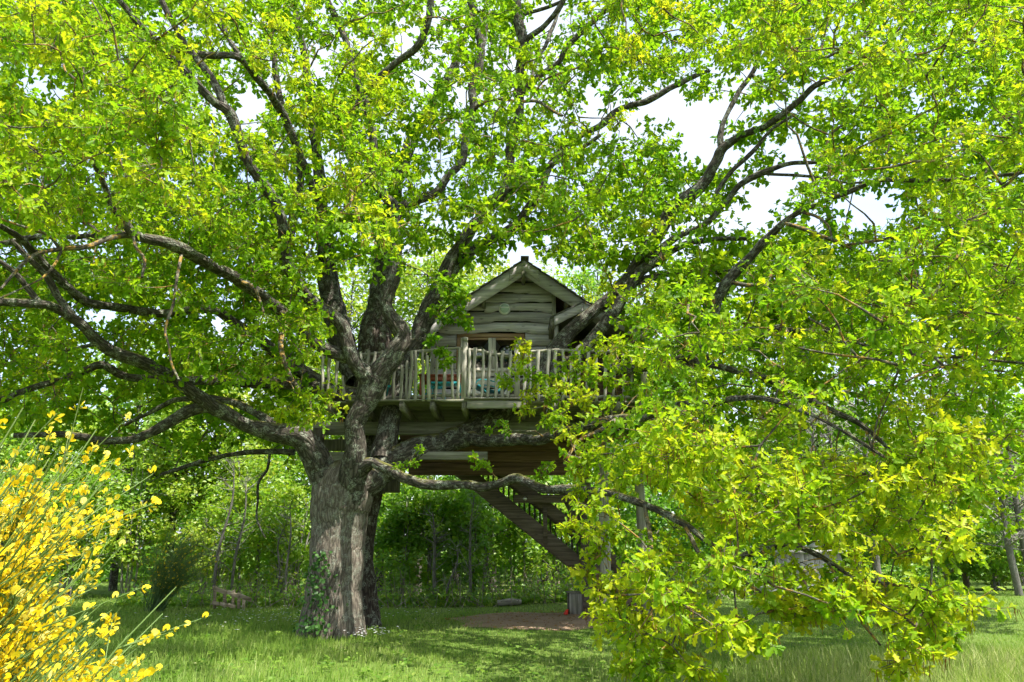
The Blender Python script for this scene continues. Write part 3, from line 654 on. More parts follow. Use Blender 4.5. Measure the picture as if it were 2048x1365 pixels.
# ------------------------------------------------------------------ foliage layout
ROWS = ["8987899888888889",
        "8987898888656789",
        "8887898887444899",
        "7678887888644778",
        "6577777326567888",
        "6677832016899866",
        "4444710038997665",
        "2221100018997664",
        "0000000007998761",
        "0000000004877750",
        "0000000001343120"]
DENS = np.array([[int(c) for c in r] for r in ROWS], float) / 9.0
def dens(px, py):
    gx_ = np.clip((px - 64) / 128.0, 0, 15); gy_ = np.clip((py - 62) / 124.1, 0, 10)
    i0 = np.floor(gx_).astype(int); j0 = np.floor(gy_).astype(int); i1 = np.minimum(i0 + 1, 15); j1 = np.minimum(j0 + 1, 10)
    fx, fy = gx_ - i0, gy_ - j0
    return (DENS[j0, i0] * (1-fx) * (1-fy) + DENS[j0, i1] * fx * (1-fy) + DENS[j1, i0] * (1-fx) * fy + DENS[j1, i1] * fx * fy)
GAPS = [(1330,205,60,36),(1395,285,42,42),(1470,330,24,45),(1560,380,50,42),(1590,300,34,26),(1620,180,45,25),(1500,420,35,45),(490,215,38,40),(90,165,45,35),(655,320,32,28),(815,80,26,40),(922,205,26,22),
        (1075,42,32,36),(1745,430,60,45),(790,280,20,22),(205,640,25,18),(445,640,22,15),(1250,600,12,14),(1420,250,30,30),(330,30,30,16),(1115,45,25,30),(640,110,14,24),(975,600,10,10),(1650,860,40,40),(1430,1210,40,28)]
KEEP = [np.array(p, float) for p in [
    [(880,640),(905,600),(1048,500),(1190,590),(1215,640),(1110,700),(1055,720),(1035,770),(1042,830),(1140,868),(1120,985),(1150,1100),(1130,1260),(560,1270),(590,900),(700,880),(735,800),(820,690)],
    [(620,560),(830,560),(860,640),(760,760),(690,760),(660,640)]]]
def in_poly(px, py, poly):
    ins = np.zeros(len(px), bool); n_ = len(poly)
    for a in range(n_):
        (x1, y1), (x2, y2) = poly[a], poly[(a + 1) % n_]
        c = ((y1 > py) != (y2 > py)) & (px < (x2 - x1) * (py - y1) / (y2 - y1 + 1e-9) + x1)
        ins ^= c
    return ins
VIS = np.array(VISIBLE)
def sample(n, x0, x1, y0, y1, Y0, Y1, rad, tint, power=1.0, clear=0.8, gap=1.0, mask=True):
    """clump centres: rows px, py, Y, radius, tint"""
    px = rng.uniform(x0, x1, n); py = rng.uniform(y0, y1, n); Yd = rng.uniform(Y0, Y1, n)
    ok = np.ones(n, bool)
    if mask: ok &= rng.random(n) < dens(px, py) ** power
    P = np.array([at(a, b, c) for a, b, c in zip(px, py, Yd)])
    q = P - CAM; sc = FPX / (q[:, 1] * CP + q[:, 2] * SP)
    rp = rad * sc
    for gx_, gy_, ga, gb in GAPS:
        ok &= ~((np.hypot((px - gx_) / (ga * 0.8 + rp * 0.5 * gap), (py - gy_) / (gb * 0.8 + rp * 0.5 * gap)) < 1) & (rng.random(n) < 0.97))
    for poly in KEEP:
        for ddx, ddy in ((0, 0), (1, 0), (-1, 0), (0, 1), (0, -1)):
            ok &= ~(in_poly(px + ddx * rp * 0.75, py + ddy * rp * 0.75, poly) & (Yd < 19))
    if clear:
        for k in np.nonzero(ok)[0]:
            d = np.hypot(VIS[:, 0] - px[k], VIS[:, 1] - py[k])
            if ((d < VIS[:, 3] * 0.8 + rp[k] * 0.75) & (VIS[:, 2] > Yd[k] + 0.1) & (VIS[:, 3] > 6)).any() and rng.random() < clear:
                ok[k] = False
    ok &= P[:, 2] > 0.75
    k = ok.nonzero()[0]
    return np.column_stack([px[k], py[k], Yd[k], np.full(len(k), rad), np.full(len(k), tint), P[k]])
near, mid, far = [], [], []
# hanging boughs on the right, close to the camera
near.append(sample(100, 1150, 1960, 560, 1000, 5.8, 8.6, 0.32, 0.60, gap=1.1))
near.append(sample(150, 1150, 1950, 860, 1250, 5.8, 8.2, 0.30, 0.77, gap=0.9))
near.append(sample(85, 1240, 1900, 1180, 1330, 5.6, 7.6, 0.24, 0.78, gap=0.8))
near.append(sample(190, 1480, 2120, -60, 700, 6.0, 9.5, 0.40, 0.62))
near.append(sample(190, -60, 430, -60, 420, 6.0, 9.0, 0.38, 0.64))
near.append(sample(60, 500, 780, 60, 480, 8.2, 10.0, 0.34, 0.70, clear=0.5))
near.append(sample(30, 1180, 1520, -40, 300, 8.5, 11.0, 0.36, 0.66))
def fixed(lst, tint, rad):
    a = []
    for px, py, Yd in lst:
        a.append((px, py, Yd, rad, tint, *at(px, py, Yd)))
    return np.array(a)
near.append(fixed([(600,790,10.8),(560,760,11.0),(640,820,10.9),(655,795,11.1),(575,815,10.8),(530,730,11.2),(560,660,11.6),(600,640,11.6),(620,655,11.7),(520,660,11.8),(610,700,11.5),(545,800,11.2),(620,835,10.9)], 0.66, 0.30))
near.append(fixed([(1040,740,11.8),(1070,760,11.5),(1100,800,11.0),(1060,790,11.6),(1130,780,10.6),(1120,830,10.4),(1090,840,11.0),(1150,740,11.0),(1165,800,10.0),(1140,870,10.0),(1050,820,11.5),(1015,760,12.1)], 0.72, 0.24))
near.append(fixed([(1044,700,11.9),(1046,725,11.9),(1150,930,9.6),(1160,990,9.2),(1180,900,9.5),(1190,1060,8.6),(1200,1110,8.2),(1230,1180,7.9),(1150,1050,8.9),(1175,1140,8.3),(1250,1230,7.4),(1200,1190,7.8),(1300,1330,6.6),(1380,1335,6.2),(1270,1325,6.8),(1340,1290,6.8)], 0.78, 0.22))
mid.append(fixed([(1120,760,12.8),(1150,720,12.6),(1180,745,12.4),(1210,760,12.2),(1240,730,12.2),(1200,700,12.6),(1260,770,12.0),(1230,700,12.4),(1280,720,12.0),(1160,790,12.4),(1290,780,11.8),(1250,690,12.6)], 0.6, 0.34))
mid_small = fixed([(922,600,14.0),(915,625,14.0),(930,645,13.9),(880,700,13.8),(890,720,13.8),(898,600,14.2),(872,620,14.4),(860,680,13.8),(905,575,14.2),(890,640,14.0)], 0.30, 0.20)
sprout = fixed([(985,860,13.6),(1005,848,13.6),(1018,862,13.4),(960,930,12.6),(948,915,12.7),(975,935,12.5),(820,925,13.2),(800,935,13.3),(1088,940,11.8),(1080,955,11.8),(1098,930,11.9),(840,900,13.3)], 0.35, 0.14)
# the body of the crown
mid.append(sample(1480, -120, 2170, -120, 700, 9.5, 15.0, 0.39, 0.48, clear=0.55))
mid.append(sample(420, -120, 700, 380, 800, 10.0, 14.5, 0.44, 0.50, clear=0.72))
mid.append(sample(300, 1180, 2150, 560, 1080, 8.5, 13.0, 0.44, 0.55, clear=0.6))
far.append(sample(1700, -150, 2200, -150, 660, 14.5, 18.6, 0.52, 0.46, power=0.45, clear=0.10, gap=0.8))
far.append(sample(330, -150, 640, 540, 900, 15.0, 19.0, 0.55, 0.46, clear=0.3))
far.append(sample(260, 1240, 2180, 480, 900, 14.0, 18.5, 0.55, 0.45, clear=0.3))
# crown above the frame, which shades the platform
far.append(sample(190, -250, 2250, -700, -110, 10.5, 18.5, 0.70, 0.5, clear=0, mask=False))
far[-1] = far[-1][far[-1][:, 7] < 16.0]
near = np.vstack(near); mid = np.vstack(mid + [mid_small]); far = np.vstack(far)
print('clumps', len(near), len(mid), len(far))

# grow a branch from the nearest wood to every clump
LP = np.array(LIMB_PTS)
pool = LP[:, :3].copy(); ptree = LP[:, 3].astype(int)
allc = np.vstack([near, mid, far, sprout])
cls = np.concatenate([np.full(len(near), 0), np.full(len(mid), 1), np.full(len(far), 2), np.full(len(sprout), 3)])
C3 = allc[:, 5:8]
d0 = np.empty(len(C3))
for k in range(len(C3)): d0[k] = np.linalg.norm(pool - C3[k], axis=1).min()
order = np.argsort(d0)
tree_of = np.zeros(len(C3), int); indir = np.zeros((len(C3), 3))
cap = np.zeros((len(pool) + 6 * len(C3), 3)); cap[:len(pool)] = pool; ct = np.zeros(len(cap), int); ct[:len(pool)] = ptree; used = len(pool)
br = {0: MB(), 1: MB()}
for k in order:
    c = C3[k]
    dd = np.linalg.norm(cap[:used] - c, axis=1); i0 = dd.argmin(); a = cap[i0]; dl = dd[i0]
    tree_of[k] = ct[i0]
    mid_ = (a + c) / 2 + rng.normal(0, 0.10 * dl, 3) + np.array([0, 0, 0.08 * dl])
    r0 = min(0.006 + 0.011 * dl, 0.035)
    n_ = 6 if dl > 0.8 else 4
    t = np.linspace(0, 1, n_)[:, None]
    pts = (1-t)**2 * a + 2*t*(1-t) * mid_ + t**2 * c
    pts[1:-1] += rng.normal(0, 0.025 * min(dl, 1.5), (n_ - 2, 3))
    v, f, _ = tube(pts, np.linspace(r0, max(0.004, r0 * 0.35), n_), 5)
    br[ct[i0]].add(v, f)
    indir[k] = (c - pts[-2]) / (np.linalg.norm(c - pts[-2]) + 1e-9)
    new = pts[1:]; cap[used:used + len(new)] = new; ct[used:used + len(new)] = ct[i0]; used += len(new)
for t_, o_ in ((0, OAK), (1, OAK2)):
    V = np.vstack(br[t_].v); F = np.vstack(br[t_].q)
    uv = np.stack([V[:, 0] + V[:, 1], V[:, 2]], 1)
    obj('branches', mesh('branches', V - base(o_), [F], M_TWIG, uv=uv, smooth=True), o_, 'stuff')

def grow(sel, shoots, nleaf, length, twig_r, spread=1.0):
    """leaf rosettes on short shoots for the clumps sel; returns leaf arrays and twig ends"""
    c = C3[sel]; rad = allc[sel, 3]; tint = allc[sel, 4]; idr = indir[sel]
    ns = len(sel) * shoots
    cc = np.repeat(c, shoots, 0); rr_ = np.repeat(rad, shoots)[:, None]
    u = unit(ns) * (rng.random((ns, 1)) ** 0.45)
    u[:, 2] = u[:, 2] * 0.72
    off = (u + 0.25 * np.repeat(idr, shoots, 0)) * rr_ * spread
    E = cc + off
    St = cc + off * 0.15 + rng.normal(0, 0.03, (ns, 3))
    sd = E - St; sd /= np.linalg.norm(sd, axis=1)[:, None] + 1e-9
    nl = ns * nleaf
    sdl = np.repeat(sd, nleaf, 0)
    back = rng.random((nl, 1)) ** 1.6 * np.minimum(0.16, np.repeat(rr_, nleaf, 0) * 0.6)
    P = np.repeat(E, nleaf, 0) - sdl * back
    rv = unit(nl); rv -= sdl * (rv * sdl).sum(1)[:, None]; rv /= np.linalg.norm(rv, axis=1)[:, None] + 1e-9
    D = sdl * rng.uniform(0.15, 0.9, (nl, 1)) + rv * rng.uniform(0.6, 1.1, (nl, 1)) + np.array([0, 0, -0.28])
    N = np.array([0, -0.10, 0.75]) + unit(nl) * 0.75 + sdl * 0.35
    Ln = length * rng.uniform(0.55, 1.2, nl)
    sh = np.clip(np.repeat(tint + rng.normal(0, 0.11, len(sel)), shoots) + rng.normal(0, 0.11, ns), 0, 1)
    tn = np.clip(np.repeat(sh, nleaf) + rng.normal(0, 0.08, nl), 0, 1)
    return P, D, N, Ln, tn, (St, E), np.repeat(tree_of[sel], shoots * nleaf), np.repeat(tree_of[sel], shoots)
specs = [(0, 15, 8, 0.086, 0.0032, LEAF_NEAR), (1, 14, 7, 0.108, 0.0035, LEAF_MID), (2, 14, 6, 0.185, 0.0, LEAF_FAR), (3, 7, 6, 0.085, 0.003, LEAF_MID)]
tw = {0: [], 1: []}
LEAF_OBJS = None
for kind, sh, nl, ln, tr, tpl in specs:
    sel = np.nonzero(cls == kind)[0]
    P, D, N, Ln, tn, (St, E), tl, ts = grow(sel, sh, nl, ln, tr)
    print('leaves', kind, len(P))
    if kind == 0:
        # the leaves that show largest become objects of their own
        X_, Y_ = to_px(P); depth = np.linalg.norm(P - CAM, axis=1)
        score = Ln / depth * ((X_ > 10) & (X_ < 2038) & (Y_ > 10) & (Y_ < 1355) & (tl == 0))
        big = np.argsort(-score)[:300]
        LEAF_OBJS = (P[big], D[big], N[big], Ln[big], tn[big])
        keep = np.ones(len(P), bool); keep[big] = False
        P, D, N, Ln, tn, tl = P[keep], D[keep], N[keep], Ln[keep], tn[keep], tl[keep]
    for t_, o_ in ((0, OAK), (1, OAK2)):
        m_ = tl == t_
        if m_.sum():
            if kind == 1:
                fr_ = m_ & (P[:, 1] > 11.8); m_ = m_ & ~fr_
                if fr_.sum(): leaves('crown', P[fr_], D[fr_], N[fr_], Ln[fr_], tn[fr_], LEAF_KITE, M_OAK, o_)
            if m_.sum(): leaves('crown', P[m_], D[m_], N[m_], Ln[m_], tn[m_], tpl, M_OAK, o_)
        if tr and (ts == t_).sum():
            tw[t_].append(sticks(St[ts == t_], E[ts == t_], tr * 1.3, tr * 0.7))
    if kind in (0, 1):   # hanging catkins
        nk = len(E); pick = rng.random(nk) < (0.16 if kind == 0 else 0.07)
        ce = E[pick]; rep = 4
        A_ = np.repeat(ce, rep, 0) + rng.normal(0, 0.02, (len(ce) * rep, 3))
        B_ = A_ + np.array([0, 0, -1.0]) * rng.uniform(0.04, 0.10, (len(A_), 1)) + rng.normal(0, 0.012, (len(A_), 3))
        v, f = sticks(A_, B_, 0.004, 0.002)
        obj('catkins', mesh('catkins', v - base(OAK), [f], M_CATKIN, attrs={'tint': np.repeat(rng.random(len(A_)), 6)}), OAK, 'stuff')
for t_, o_ in ((0, OAK), (1, OAK2)):
    if tw[t_]:
        off = 0; vs, fs = [], []
        for v, f in tw[t_]:
            vs.append(v); fs.append(f + off); off += len(v)
        V = np.vstack(vs)
        obj('twigs', mesh('twigs', V - base(o_), [np.vstack(fs)], M_TWIG, uv=V[:, [0, 2]]), o_, 'stuff')
lm = []
for k in range(8):
    tv, tf = LEAF_NEAR
    lm.append(mesh('leaf', tv, [tf], M_OAK, attrs={'tint': np.full(len(tv), 0.3 + 0.1 * k)}))
b0 = base(OAK)
for P_, D_, N_, L_, t_ in zip(*LEAF_OBJS):
    D_ = D_ / np.linalg.norm(D_); N_ = N_ - D_ * N_.dot(D_); N_ /= np.linalg.norm(N_); S_ = np.cross(N_, D_)
    o = obj('leaf', lm[int(np.clip(round((t_ - 0.3) / 0.1), 0, 7))], OAK)
    M = np.eye(4); M[:3, 0] = D_ * L_; M[:3, 1] = S_ * L_; M[:3, 2] = N_ * L_; M[:3, 3] = P_ - b0
    o.matrix_local = Matrix(M.tolist())

# ivy creeping up the foot of the front trunk
nI = 300
sI = rng.random(nI) ** 1.5
pxI = 638 + rng.normal(0, 1, nI) * (24 - 17 * sI) + 20 * sI + 14 * np.sin(sI * 7) * rng.choice([-.6, 1.0], nI); pyI = 1252 - 150 * sI
PI = np.array([at(a, b, 14.8) for a, b in zip(pxI, pyI)])
cxI = np.array([at(668 + 3 * s_, b, 14.8)[0] for s_, b in zip(sI, pyI)])
rI = (0.63 + 0.20 * (1 - sI) ** 3)
ang = np.clip((PI[:, 0] - cxI) / rI, -0.95, 0.95)
PI[:, 1] = 14.8 - rI * np.sqrt(1 - ang ** 2) - 0.02
NI = np.column_stack([ang, -np.sqrt(1 - ang ** 2), np.full(nI, 0.35)]) + unit(nI) * 0.35
DI = unit(nI); DI[:, 2] = -np.abs(DI[:, 2])
IVY = thing('ivy', 'dark green ivy climbing the foot of the big front oak', 'ivy', base(OAK))
leaves('ivy_leaves', PI, DI, NI, rng.uniform(0.05, 0.09, nI), rng.random(nI), LEAF_OVAL, M_IVY, IVY, widen=1.6)
vI = MB()
for k in range(7):
    t = np.linspace(0, 1, 8); a0 = -0.7 + k * 0.16
    pts = np.array([[cxI.mean() + (0.66 - 0.1 * q) * math.sin(a0 + 0.25 * q + 0.06 * math.sin(9 * q + k)), 14.8 - (0.72 - 0.14 * q) * math.cos(a0 + 0.25 * q), 0.02 + 1.5 * q * (0.6 + 0.05 * k)] for q in t])
    vI.tube(pts, np.linspace(0.012, 0.004, 8), 5)
vI.build('ivy_stems', M_LIMB, IVY, kind='stuff')

# ================================================================== TREE HOUSE
DZ = 4.46                                   # top of the deck boards
def zx(px, py, Yd):
    p_ = at(px, py, Yd); return p_[0], p_[2]
HW, HR = 17.5, 17.0                          # distance of the gable wall and of the verge boards
HOUSE = thing('tree_house', 'weathered grey wooden tree house with gable, railed deck and stairs, up in the oak', 'tree house', (at(985, 803, 16)[0], 16.0, 0))
apx, apz = zx(1048, 522, HR)
lex, lez = zx(846, 653, HR); rex, rez = zx(1206, 628, HR)
def rake(x, dz=0.0):
    return (apz + (lez - apz) * (apx - x) / (apx - lex) if x < apx else apz + (rez - apz) * (x - apx) / (rex - apx)) + dz
# -- front wall of waney-edged boards
WALL = obj('front_wall', None, HOUSE)
wm = MB(); xw0, xw1 = at(868, 700, HW)[0], at(1108, 700, HW)[0]
wm.add([(xw0, HW + .06, DZ - .1), (xw1, HW + .06, DZ - .1), (xw1, HW + .06, rake(xw1, -.1)), (apx, HW + .06, apz - .1), (xw0, HW + .06, rake(xw0, -.1)), (apx, HW + .06, DZ - .1)], [(0, 5, 3, 4), (5, 1, 2, 3)])
bpy.data.objects.remove(WALL)
WALL = wm.build('front_wall', M_SHADEBACK, HOUSE)  # near-black backing paints the shadow lines in the gaps between boards
wl, wr = at(868, 700, HW)[0], at(1110, 700, HW)[0]
ox0, oz1 = zx(917, 668, HW); ox1, oz0 = zx(1047, 741, HW)
edges_px = [545, 566, 588, 607, 625, 646, 667, 694, 716, 738, 756, 779, 803, 830, 852]
def board(x0, x1, ztop, zbot, k, clip, ysh=0.0, mat=None):
    n_ = max(6, int((x1 - x0) / 0.06))
    xs = np.linspace(x0, x1, n_); ph = rng.uniform(0, 20)
    wav = 0.030 * np.sin(xs * 3.1 + ph) + 0.018 * np.sin(xs * 7.7 + 2 * ph) + 0.010 * np.sin(xs * 17 + ph) + 0.03 * (noise3(np.stack([xs * 1.7 + ph, xs * 0, xs * 0], 1)) - 0.5) * 2
    zb = zbot + 0.010 + np.clip(wav, -0.05, 0.022) * (0.9 if k else 0.4)
    zt = np.array([min(ztop + 0.004, rake(x, -0.06) if clip else 99) for x in xs])
    ok = zt > zb + 0.015
    if ok.sum() < 2: return
    xs, zb, zt = xs[ok], zb[ok], zt[ok]; n_ = len(xs)
    yb, ytp = HW - 0.045 + ysh, HW - 0.004 + ysh        # lower edge stands proud
    v = np.concatenate([np.stack([xs, np.full(n_, yb), zb], 1), np.stack([xs, np.full(n_, ytp), zt], 1),
                        np.stack([xs, np.full(n_, yb + 0.05), zb + 0.02], 1), np.stack([xs, np.full(n_, ytp + 0.03), zt], 1)])
    q = []
    for i_ in range(n_ - 1):
        a_, b_, c_, d_ = i_, n_ + i_, 2 * n_ + i_, 3 * n_ + i_
        q += [(a_, a_+1, b_+1, b_), (c_, d_, d_+1, c_+1), (a_, c_, c_+1, a_+1), (b_, b_+1, d_+1, d_)]
    q += [(0, n_, 3*n_, 2*n_), (n_-1, 3*n_-1, 4*n_-1, 2*n_-1)]
    mb = MB(); mb.add(v, q); mb.build('board', mat or M_SIDING, WALL)
for k in range(len(edges_px) - 1):
    zt = zx(1000, edges_px[k], HW)[1]; zb = zx(1000, edges_px[k + 1], HW)[1]
    ysh = 0.0015 * (k % 3)
    if k <= 5:
        if k == 3:
            board(wl, at(968, 600, HW)[0], zt, zb, k, True, ysh); board(at(969, 600, HW)[0], wr, zt, zb, k, True, ysh + 0.004)
        else: board(wl, wr, zt, zb, k, True, ysh)
    elif edges_px[k] < 735:
        board(wl, ox0 - 0.045, zt, zb, k, False, ysh); board(ox1 + 0.045, wr, zt, zb, k, False, ysh)
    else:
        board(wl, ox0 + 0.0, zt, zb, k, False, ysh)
        board(ox0 + 0.004, at(1021, 760, HW)[0], zt, zb, k, False, ysh, M_SUNLITBOARD)  # siding painted paler where sunlight falls below the window
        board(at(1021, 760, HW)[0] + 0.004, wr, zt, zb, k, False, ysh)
# corner boards
for px in (866, 1109):
    x = at(px, 700, HW)[0]
    mb = MB(); mb.beam((x, HW - 0.045, DZ), (x, HW - 0.045, rake(x, -0.10)), 0.10, 0.05, up=(0, 1, 0)); mb.build('corner_board', M_GREYZ, HOUSE)
# side and back walls
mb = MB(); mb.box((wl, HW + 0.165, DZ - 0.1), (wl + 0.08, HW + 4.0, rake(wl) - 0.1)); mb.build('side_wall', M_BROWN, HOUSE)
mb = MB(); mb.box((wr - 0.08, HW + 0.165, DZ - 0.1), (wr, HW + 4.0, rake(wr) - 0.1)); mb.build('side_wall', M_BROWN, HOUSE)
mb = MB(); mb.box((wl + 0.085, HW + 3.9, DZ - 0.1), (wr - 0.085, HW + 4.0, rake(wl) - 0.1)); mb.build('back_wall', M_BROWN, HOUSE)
# -- window
WIN = MB(); WIN.box((ox0, HW + 0.02, oz0), (ox1, HW + 0.075, oz1)); WIN = WIN.build('window', M_SHADEBACK, HOUSE)
def fr(x0, z0, x1, z1, y0, y1, mat, name='frame'):
    mb = MB(); c = 0.006
    mb.beam(((x0 + x1) / 2 if x1 - x0 < z1 - z0 else x0, (y0 + y1) / 2, z0 if x1 - x0 < z1 - z0 else (z0 + z1) / 2),
            ((x0 + x1) / 2 if x1 - x0 < z1 - z0 else x1, (y0 + y1) / 2, z1 if x1 - x0 < z1 - z0 else (z0 + z1) / 2),
            (x1 - x0) if x1 - x0 < z1 - z0 else (y1 - y0), (y1 - y0) if x1 - x0 < z1 - z0 else (z1 - z0), up=(0, 1, 0) if x1 - x0 < z1 - z0 else (0, 0, 1))
    return mb.build(name, mat, WIN)
fr(ox0 - 0.03, oz1 - 0.10, ox1 + 0.03, oz1 + 0.0, HW - 0.035, HW + 0.06, M_FRAME, 'lintel')
fr(ox0 - 0.035, oz0, ox0 + 0.055, oz1 - 0.103, HW - 0.04, HW + 0.06, M_FRAME, 'jamb')
fr(ox1 - 0.055, oz0, ox1 + 0.035, oz1 - 0.103, HW - 0.04, HW + 0.06, M_FRAME, 'jamb')
fr(ox0 - 0.06, oz0 - 0.045, ox1 + 0.06, oz0 - 0.002, HW - 0.11, HW + 0.06, M_FRAMEPALE, 'sill')
xm = at(984, 700, HW)[0]
for xa, xb in ((ox0 + 0.058, xm - 0.004), (xm + 0.004, ox1 - 0.058)):
    t = 0.085
    fr(xa, oz0 + 0.003, xa + t, oz1 - 0.107, HW - 0.015, HW + 0.03, M_FRAMEPALE, 'sash'); fr(xb - t, oz0 + 0.003, xb, oz1 - 0.107, HW - 0.015, HW + 0.03, M_FRAMEPALE, 'sash')
    fr(xa + t + .002, oz0 + 0.003, xb - t - .002, oz0 + 0.06, HW - 0.013, HW + 0.03, M_FRAMEPALE, 'sash'); fr(xa + t + .002, oz1 - 0.16, xb - t - .002, oz1 - 0.107, HW - 0.013, HW + 0.03, M_FRAME, 'sash')
    mb = MB(); mb.box((xa + t - 0.01, HW + 0.004, oz0 + 0.05), (xb - t + 0.01, HW + 0.010, oz1 - 0.15)); mb.build('pane', M_GLASS, WIN)
# -- roof: verge boards, purlin ends, courses of shingle
ROOF = MB()
d_l = np.array([apx - lex, 0, apz - lez]); d_r = np.array([rex - apx, 0, rez - apz])
for a_, b_ in (((lex, lez), (apx, apz)), ((apx, apz), (rex, rez))):
    ROOF.add([(a_[0], HR + .06, a_[1] - .03), (b_[0], HR + .06, b_[1] - .03), (b_[0], HW + 4.3, b_[1] - .03), (a_[0], HW + 4.3, a_[1] - .03),
              (a_[0], HR + .06, a_[1] - .002), (b_[0], HR + .06, b_[1] - .002), (b_[0], HW + 4.3, b_[1] - .002), (a_[0], HW + 4.3, a_[1] - .002)],
             [(0, 3, 2, 1), (4, 5, 6, 7), (0, 1, 5, 4), (2, 3, 7, 6)])
ROOF = ROOF.build('roof', M_BROWN, HOUSE)
for (xa, za), (xb, zb) in (((lex, lez), (apx, apz)), ((rex, rez), (apx, apz))):
    N_ = 9
    for k in range(N_):
        t0, t1 = k / N_, min(1.0, (k + 1.25) / N_)
        p0 = np.array((xa + (xb - xa) * t0, 0, za + (zb - za) * t0 + 0.032)); p1 = np.array((xa + (xb - xa) * t1, 0, za + (zb - za) * t1 + 0.006))
        y0 = HR - 0.06 + rng.uniform(-0.02, 0.02)
        mb = MB(); nrm = np.array([0, 0, 0.022])
        mb.add([(p0[0], y0, p0[2]), (p1[0], y0, p1[2]), (p1[0], HW + 4.4, p1[2]), (p0[0], HW + 4.4, p0[2]),
                (p0[0], y0, p0[2] + .022), (p1[0], y0, p1[2] + .018), (p1[0], HW + 4.4, p1[2] + .018), (p0[0], HW + 4.4, p0[2] + .022)],
               [(0, 3, 2, 1), (4, 5, 6, 7), (0, 1, 5, 4), (1, 2, 6, 5), (2, 3, 7, 6), (3, 0, 4, 7)])
        mb.build('shingle_course', M_ROOF, ROOF)
mb = MB(); mb.beam((apx + .02, HR - .1, apz + .075), (apx + .02, HW + 4.45, apz + .075), 0.20, 0.03); mb.build('ridge_cap', M_ROOF, ROOF)
def verge(a_, b_, h, y, nm='verge_board', sag=0.03, th_=0.045):
    """verge board with a slightly waney lower edge, cut plumb at both ends"""
    n_ = 14; t = np.linspace(0, 1, n_)
    xs = a_[0] + (b_[0] - a_[0]) * t; zt = a_[1] + (b_[1] - a_[1]) * t; zb = zt - h + sag * np.sin(t * math.pi * 2 + rng.uniform(0, 6)) * 0.6
    v = np.concatenate([np.stack([xs, np.full(n_, y), zb], 1), np.stack([xs, np.full(n_, y), zt], 1), np.stack([xs, np.full(n_, y + th_), zb], 1), np.stack([xs, np.full(n_, y + th_), zt], 1)])
    q = []
    for i_ in range(n_ - 1):
        q += [(i_, i_+1, n_+i_+1, n_+i_), (2*n_+i_, 3*n_+i_, 3*n_+i_+1, 2*n_+i_+1), (i_, 2*n_+i_, 2*n_+i_+1, i_+1), (n_+i_, n_+i_+1, 3*n_+i_+1, 3*n_+i_)]
    q += [(0, n_, 3*n_, 2*n_), (n_-1, 3*n_-1, 4*n_-1, 2*n_-1)][:1] + [(n_-1, 3*n_-1, 4*n_-1, 2*n_-1)]
    mb = MB(); mb.add(v, q); return mb.build(nm, M_SIDING, ROOF)
verge((lex, lez), (apx - .01, apz), 0.36, HR + 0.01); verge((apx + .01, apz), (rex, rez), 0.36, HR + 0.014)
verge((apx - .36, rake(apx - .36)), (apx, apz), 0.27, HR - 0.035, 'apex_plate', 0.0, 0.04)
verge((apx + .001, apz), (apx + .36, rake(apx + .36)), 0.27, HR - 0.035, 'apex_plate', 0.0, 0.04)
for px, py in ((1047, 553), (967, 602), (1134, 604)):
    x, z = zx(px, py, HR + .1)
    mb = MB(); mb.beam((x, HR - 0.045 if px == 1047 else HR + 0.06, z), (x, HW + 0.06, z), 0.09, 0.17, up=(0, 0, 1)); mb.build('purlin', M_GREYY, ROOF)
# round bulkhead lamp on the gable
lx, lz = zx(1009, 617, HW - .1)
def disc(mb, x, z, y0, y1, r0, r1, n_=28):
    t = np.arange(n_) * 2 * math.pi / n_
    v = np.concatenate([np.stack([x + r0 * np.cos(t), np.full(n_, y0), z + r0 * np.sin(t)], 1), np.stack([x + r1 * np.cos(t), np.full(n_, y1), z + r1 * np.sin(t)], 1), [[x, y1 - 0.008, z]]])
    mb.add(v, [(i_, (i_+1) % n_, n_ + (i_+1) % n_, n_ + i_) for i_ in range(n_)], [(n_ + i_, n_ + (i_+1) % n_, 2 * n_) for i_ in range(n_)])
mb = MB(); disc(mb, lx, lz, HW + 0.02, HW - 0.085, 0.145, 0.140); LAMP = mb.build('wall_lamp', M_LAMPW, HOUSE, smooth=False)
mb = MB(); disc(mb, lx, lz, HW - 0.08, HW - 0.112, 0.118, 0.085); mb.build('lens', M_LAMPG, LAMP, smooth=True)
mb = MB(); mb.box((lx - 0.12, HW - 0.125, lz + 0.008), (lx + 0.12, HW - 0.09, lz + 0.034)); mb.build('eyelid_bar', M_LAMPW, LAMP)
